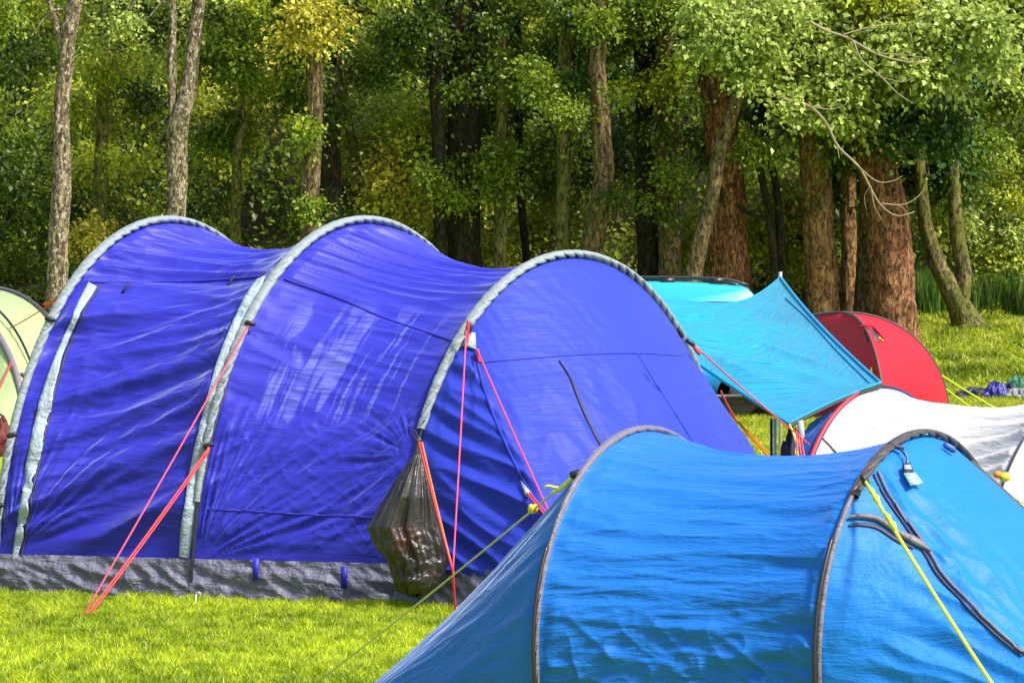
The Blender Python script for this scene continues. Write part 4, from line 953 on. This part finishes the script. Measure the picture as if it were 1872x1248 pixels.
# ---- teal tarp
tp = empty('tarpaulin', (*W(1430, 700, 22)[:2], 0), 'turquoise tarpaulin pitched to a peak beside the indigo tent', 'tarpaulin')
T0 = W(1427, 507, 23.5); Q2 = HW1.P(.5) + np.array([-.0, -.02, .03]); Q3 = W(1442, 774, 20.4); Q4 = W(1140, 552, 22.5)
nu = 260; nv = 220; u = np.linspace(0, 1, nu)[:, None, None]; v = np.linspace(0, 1, nv)[None, :, None]
def edge(A_, B_, s, k): return A_ * (1 - s) + B_ * s + k * 4 * s * (1 - s)
dn = np.array([0, 0, -1.])
top_ = edge(Q4, T0, u, dn * .0); top_ = top_ + dn * (.26 * (u ** 2.2) * (1 - u) * 4 * 0 + .13 * np.sin(np.pi * u ** 1.9))
Q4b = W(1165, 588, 21.9)
bot = edge(Q3 * 0 + Q4b, Q3, u, np.array([.02, 0, -.02]))
lef = edge(Q4, Q4b, v, 0 * dn); rgt_ = edge(T0, Q3, v, 0 * dn)
# right side runs peak -> arch top -> low corner
C2 = Q2
right = np.where(v < .62, edge(T0, C2, v / .62, np.array([-.04, 0, .0])), C2 * (1 - (v - .62) / .38) + Q3 * ((v - .62) / .38) + np.array([0, 0, 1.]) * (.015 * np.sin(np.pi * (v - .62) / .38 * 1.0) * (v > .62)))
P = (1 - v) * top_ + v * bot + (1 - u) * lef + u * right - ((1 - u) * (1 - v) * Q4 + u * (1 - v) * T0 + (1 - u) * v * Q4b + u * v * Q3)
P = P + dn * (.10 * np.sin(np.pi * u) * np.sin(np.pi * v))
a, b_ = metric(P); xx, zz = P[..., 0], P[..., 2]
uu, vv = u[..., 0], v[..., 0]
wr = np.clip(np.sin(np.pi * uu) * np.sin(np.pi * vv) * 2.5, 0, 1)
d = .075 * ridged(xx * .8 + .5, (zz + .10 * xx + .12 * (xx - 1.2) ** 2) * 8.0, 101) * wr * smooth(1, .55, uu) + .012 * perlin(xx * 1.2, (zz + .1 * xx) * 7, 102) * wr + .008 * ridged(xx * 6, zz * 3, 103) * smooth(.12, 0, vv) * wr ** .2
sg = np.sign(-normals(P)[..., 1].mean())
TPp = grid('canopy', P, M['teal'], tp, d * sg)
E = P + normals(P) * (d * sg)[..., None]
tube('hem', E[:, 0][::3], .010, M['teal'], tp, 6); tube('hem', E[-1][::3], .011, M['teal'], tp, 6); tube('hem', E[:, -1][::3], .014, M['teal'], tp, 6)
tube('edge_binding', E[-1][int(nv * .62):] + np.array([0, -.03, -.015]), .013, M['pole'], tp, 6)
tube('ridge_pole', np.array([[T0[0], T0[1] + .02, 0], T0 + [0, .02, .04]]), .014, M['steel'], tp)
pc = W(1417, 765, 20.9); tube('corner_pole', np.array([[pc[0], pc[1], 0], pc]), .010, M['steel'], tp); tube('corner_pole', np.array([[pc[0] - .022, pc[1] + .02, 0], pc + [-.022, .02, 0]]), .009, M['pole'], tp)
DFB[0] = 21
trt = bvh([TPp])
ribbon('seam', trt, [(1437, 545), (1480, 585), (1530, 640), (1590, 700)], .010, M['teal'], tp, 40, .003, .004)
for k in range(4):
    tube('tie_cord', spline([Q3 + [.0, -.03, 0], Q3 + [.03 + .012 * k, -.05, -.08 - .02 * k], Q3 + [.05 + .02 * math.sin(k * 2), -.05, -.17], Q3 + [.06 + .01 * k, -.05, -.25 - .02 * k]], 14), .006, M['teal'] if k % 2 else M['limecord'], tp, 6)
ck = W(1463, 795, 20.1); mb = MB(); mb.add(*tubeVF(np.array([ck + [0, 0, .09], ck + [.005, 0, .0], ck + [.0, 0, -.05]]), [.018, .022, .012], 8)); mb.build('cord_lock', M['trim'], tp)
for k, (px, m_) in enumerate(((1452, 'pinkcord'), (1461, 'pinkcord'), (1468, 'redcord'))):
    guy(tp, W(1456 + k * 3, 785, 20.1), W(px + 6, 850, 20.0), M[m_], .006)
ct = empty('storage_sack', GP(1447, 1010) * 0 + np.array([G(1447, 20.6)[0], 20.6, 0]), 'dark navy sack slumped under the low corner of the turquoise tarpaulin', 'sack')
ellipsoid((G(1448, 20.6)[0], 20.6, .38), (.075, .12, .42), plain('navy_cloth', (.01, .012, .05), .7), 'sack_body', ct, 18, .3, 6)
toggle(ct, (G(1446, 20.6)[0], 20.6, .80), (0, 0, 1), .08, .02, M['black'], 'drawstring')

# ---- red dome tent
DR = 45.0
cR_ = G(1541, 46.0); cR_[2] = 0; hR = 1.6 - 17 * 46.0 / FPX
corners = [G(1735, 46.2), G(1616, 44.3), G(1340, 48.6), G(1470, 49.5)]
rt = empty('dome_tent', cR_, 'red dome tent with dark poles beyond the white tent', 'tent')
nr, na = 60, 60
panels = []
for k in range(4):
    A_, B_ = corners[k] - cR_, corners[(k + 1) % 4] - cR_; A_[2] = B_[2] = 0
    r = np.linspace(0, 1, nr)[:, None, None]; s = np.linspace(0, 1, na)[None, :, None]
    e = A_ * (1 - s) + B_ * s; e = e * (1 + .12 * 4 * s * (1 - s) / 1)
    th = r * np.pi / 2
    rad = np.sin(th) ** .92
    P = cR_ + e * rad + np.array([0, 0, 1.]) * hR * np.cos(th) * (1 - .06 * np.sin(np.pi * s) * np.sin(np.pi * r))
    panels.append(grid('flysheet_panel', P, M['pinkred'] if k == 0 else M['red'], rt, .01 * perlin((r[..., 0] * 5), s[..., 0] * 6, 110 + k) * np.sin(np.pi * s[..., 0]) * np.sin(np.pi * r[..., 0])))
for k in range(2):
    A_, B_ = corners[k] - cR_, corners[k + 2] - cR_; th = np.linspace(-np.pi / 2, np.pi / 2, 70)[:, None]
    q = cR_ + np.where(th < 0, A_, B_) * np.abs(np.sin(th)) ** .92 * np.array([1, 1, 0]) + np.array([0, 0, hR + .01]) * np.cos(th); tube('pole', q, .016, M['taupe'], rt, 8)
DFB[0] = 44.5
trr = bvh(panels)
patch('vent', trr, [(1580, 602), (1596, 604), (1609, 624), (1590, 626)], M['taupe'], rt, .03)
mb = MB()
tube('vent_hood', on(trr, [(1576, 600), (1592, 602), (1612, 624)], 10, .05)[0], .02, M['pinkred'], rt, 6)
guy(rt, hit(trr, 1605, 620, .03)[0], GP(1785, 752), M['limecord'], .012, slider=None); guy(rt, W(1660, 647, 45.6), GP(1830, 752), M['limecord'], .012)
guy(rt, hit(trr, 1596, 672, .03)[0], hit(trr, 1600, 700, .04)[0], M['yellow'], .014)

# ---- lime tent at the far left
lt = empty('tunnel_tent', (*G(-60, 38)[:2], 0), 'pale lime green rounded tent at the left edge', 'tent')
HG1 = Hoop(150, 37.0, -15, 527, 39.5, .2); HG2 = Hoop(42, 36.0, -110, 545, 38.2, .2)
P = panel(HG1, HG2, 0, 1, 60, 120, .03); a, b_ = metric(P)
grid('flysheet_panel', P, M['lime'], lt, .02 * ridged(a * 2, b_ * 3, 120) * np.sin(np.pi * np.linspace(0, 1, 60))[:, None], (a, b_))
AG = HG2.c - HG1.c; AG /= np.linalg.norm(AG)
t = np.linspace(0, 1, 100); v = np.linspace(0, 1, 40); Tp = HG2.P(t); Gp = HG2.c + (Tp - HG2.c) * np.array([.75, .75, 0]) + AG * .8 + np.array([0, -.3, 0])
grid('end_panel', Tp[:, None] * (1 - v[None, :, None]) + Gp[:, None] * v[None, :, None], M['lime2'], lt, .02 * ridged((t * 12)[:, None], v[None] * 3 + 0 * t[:, None], 121) * np.sin(np.pi * v)[None])
Tp = HG1.P(t); Gp = HG1.c + (Tp - HG1.c) * np.array([.9, .9, 0]) - AG * .8
grid('end_panel', Tp[:, None] * (1 - v[None, :, None]) + Gp[:, None] * v[None, :, None], M['lime'], lt)
sleeve('pole_sleeve', HG1, 0, 1, AG, .03, .03, M['taupe'], lt, n=160, seg=8, out=.0, puck=0); sleeve('pole_sleeve', HG2, 0, 1, AG, .04, .04, M['lilac'], lt, n=160, seg=8, out=.0, puck=0)
HG3 = Hoop(68, 36.3, -80, 540, 38.6, .2); sleeve('pole', HG3, 0, .6, AG, .015, .015, M['pole'], lt, n=160, seg=8, out=.04, puck=0)
guy(lt, HG2.P(.2) + [0, -.05, 0], G(-60, 35), M['redcord'], .012)
toggle(lt, W(38, 686, 36.3), (1, 0, 0), .1, .03)
kb = empty('cool_bag', G(5, 36) , 'dark red bag by the lime tent at the left edge', 'bag')
ellipsoid(G(0, 34.5) + [0, 0, .2], (.12, .2, .2), plain('dark_red_cloth', (.12, .012, .012), .7), 'bag_body', kb, 12, .3); tube('handle', spline([G(-8, 34.3) + [0, 0, .36], G(0, 34.3) + [0, 0, .45], G(8, 34.3) + [0, 0, .36]], 12), .012, M['black'], kb, 6)

# ---- van
van = empty('camper_van', G(1130, 47), 'turquoise blue van with dark roof rails behind the tarpaulin', 'van')
vp, t, b = new_mat('turquoise_paint'); b.inputs['Base Color'].default_value = (.01, .42, .60, 1); b.inputs['Roughness'].default_value = .25; b.inputs['Coat Weight'].default_value = .6
g = N(t, 'ShaderNodeNewGeometry').outputs['Position']; t.links.new(mixc(t, noise(t, g, 3, 4), (.01, .34, .50), (.012, .46, .66)), b.inputs['Base Color'])
vb_, t, b = new_mat('blue_paint'); b.inputs['Base Color'].default_value = (.01, .20, .62, 1); b.inputs['Roughness'].default_value = .3
glass = plain('dark_glass', (.02, .025, .03), .08)
Dv = 46.2; sc = FPX / Dv; xr_ = (1468 - CX) / FPX * Dv; wdt = 1.9
prof = [(-4.9, .35), (-4.92, .9), (-4.85, 1.45), (-4.7, 1.78), (-4.45, 1.88), (-3, 1.915), (-1.7, 1.91), (-1.0, 1.86), (-.72, 1.78), (-.25, 1.12), (-.08, 1.02), (0.0, .85), (0.02, .35)]
pr = spline(prof, 90); rows_ = []
for (yo, ins) in ((0, .10), (.03, .04), (.12, 0), (.5, -.015), (wdt / 2, -.02), (wdt - .5, -.015), (wdt - .12, 0), (wdt - .03, .04), (wdt, .10)):
    q = pr.copy(); cz = 1.0; 
    up = np.clip((q[:, 1] - 1.1) / .8, 0, 1)
    xx_ = xr_ + q[:, 0] * (1) ; zz_ = .35 + (q[:, 1] - .35) * (1 - ins * .35)
    yy_ = Dv + yo + np.where(yo < wdt / 2, .14, -.14) * up * (abs(yo - wdt / 2) / (wdt / 2))
    rows_.append(np.stack([xx_, yy_, zz_], 1))
P = np.array(rows_); Vv_ = P.reshape(-1, 3)
side1 = np.arange(90)[None]; Fc = gridF(9, 90)
nv_ = len(Vv_); c1_ = P[0].mean(0); c2_ = P[-1].mean(0); Vv_ = np.vstack([Vv_, c1_ + [0, .02, 0], c2_]); j = np.arange(90); j2 = (j + 1) % 90
mesh('body', Vv_, [Fc, np.vstack([np.stack([np.full(90, nv_), j, j2], 1), np.stack([np.full(90, nv_ + 1), 8 * 90 + j2, 8 * 90 + j], 1)])], vp, van)
mb = MB(); mb.add(*boxVF((xr_ - 2.45, Dv + .0, .60), 4.7, .10, .56)); mb.build('lower_body', vb_, van, False)
mb = MB(); mb.add(*boxVF((xr_ - 2.45, Dv - .03, .29), 4.7, .12, .07)); mb.build('sill', M['pole'], van, False)
for x0, x1 in ((-4.6, -3.3), (-3.2, -1.95), (-1.85, -.75)):
    mb = MB(); mb.add(*boxVF((xr_ + (x0 + x1) / 2, Dv + .03, 1.42), x1 - x0, .05, .42, az=(0, .17, 1))); mb.build('window', glass, van, False)
for y_ in (Dv + .22, Dv + wdt - .25):
    tube('roof_rail', spline([(xr_ - 4.3, y_, 1.88), (xr_ - 4.2, y_, 1.965), (xr_ - 2.5, y_, 1.975), (xr_ - 1.2, y_, 1.955), (xr_ - .75, y_, 1.86)], 40), .022, M['pole'], van, 8)
for x_ in (-3.9, -2.45, -1.9, -1.2):
    mb = MB(); mb.add(*boxVF((xr_ + x_, Dv + .22, 1.925), .2, .06, .07)); mb.build('rail_foot', M['pole'], van, False)
for x_ in (-.92, -4.0):
    c = np.array([xr_ + x_, Dv + .05, .33])
    w_ = tube('wheel', np.array([c + [0, -.1, 0], c + [0, -.09, 0], c + [0, .09, 0], c + [0, .1, 0]]), [.29, .33, .33, .29], M['black'], van, 28)
    tube('hub_cap', np.array([c + [0, -.12, 0], c + [0, -.1, 0]]), [.09, .13], M['taupe'], w_, 20)
mb = MB(); mb.add(*boxVF((xr_ - .02, Dv + .3, .95), .06, .3, .2)); mb.build('headlight', M['trim'], van, False)
# ---- clothes and bags on the grass at the right
def heap(name, label, cat, cxp, D_, r, m, seed, tail=None, rise=.0):
    c = G(cxp, D_); c[2] = float(zg(c[0], D_)) + rise
    r = (r[0] * 1.05, r[1], r[2] * .72); root = empty(name, c, label, cat)
    u = np.linspace(0.02, np.pi / 2, 40); v_ = np.linspace(0, 2 * np.pi, 90, endpoint=False); U, V_ = np.meshgrid(u, v_, indexing='ij')
    k = 1 + .25 * fbm(np.cos(V_) * 1.6 + seed, np.sin(V_) * 1.6 + U, seed); f = 1 + .35 * ridged(np.cos(V_) * 3 + U * 2, np.sin(V_) * 3 + seed, seed + 1) * np.sin(U)
    P = c + np.stack([np.sin(U) * np.cos(V_) * r[0] * k, np.sin(U) * np.sin(V_) * r[1] * k, np.cos(U) * r[2] * k * f], -1)
    mesh('fabric', P.reshape(-1, 3), gridF(40, 90, True), m, root)
    s = [c + np.array([-r[0] * .8, -.05, .04]), c + np.array([-r[0] * 1.15, -.12, .05]), c + np.array([-r[0] * 1.4, -.05, .03])]
    tube(tail or 'sleeve', spline(s, 14), np.linspace(r[2] * .3, r[2] * .18, 14), m, root, 8)
navy = plain('navy_nylon', (.008, .008, .035), .6); cob = plain('cobalt_plastic', (.02, .025, .22), .4); grn = plain('sea_green_cloth', (.03, .16, .09), .7); gry = plain('pale_grey_cloth', (.20, .22, .23), .7); blk = plain('charcoal_cloth', (.03, .032, .035), .6)
heap('jacket', 'navy jacket spread on the grass left of the blue bag', 'jacket', 1787, 56.0, (.28, .22, .20), navy, 3)
heap('carrier_bag', 'crumpled cobalt blue bag in the pile on the right', 'bag', 1822, 55.8, (.17, .18, .33), cob, 7, 'handle')
heap('jacket', 'dark jacket piled against the cobalt blue bag', 'jacket', 1842, 56.1, (.14, .18, .27), navy, 9)
heap('blanket', 'sea green cloth lying at the right edge behind the pile', 'blanket', 1862, 56.6, (.22, .2, .40), grn, 11)
heap('towel', 'pale grey cloth lying before the sea green one', 'towel', 1862, 55.6, (.17, .14, .20), gry, 13)
heap('bag', 'charcoal bag lowest in the pile at the right edge', 'bag', 1876, 54.8, (.13, .14, .22), gry, 15, 'strap')
heap('shoe_bag', 'small black bundle on the grass left of the navy jacket', 'bag', 1762, 55.6, (.12, .1, .05), blk, 17, 'strap')
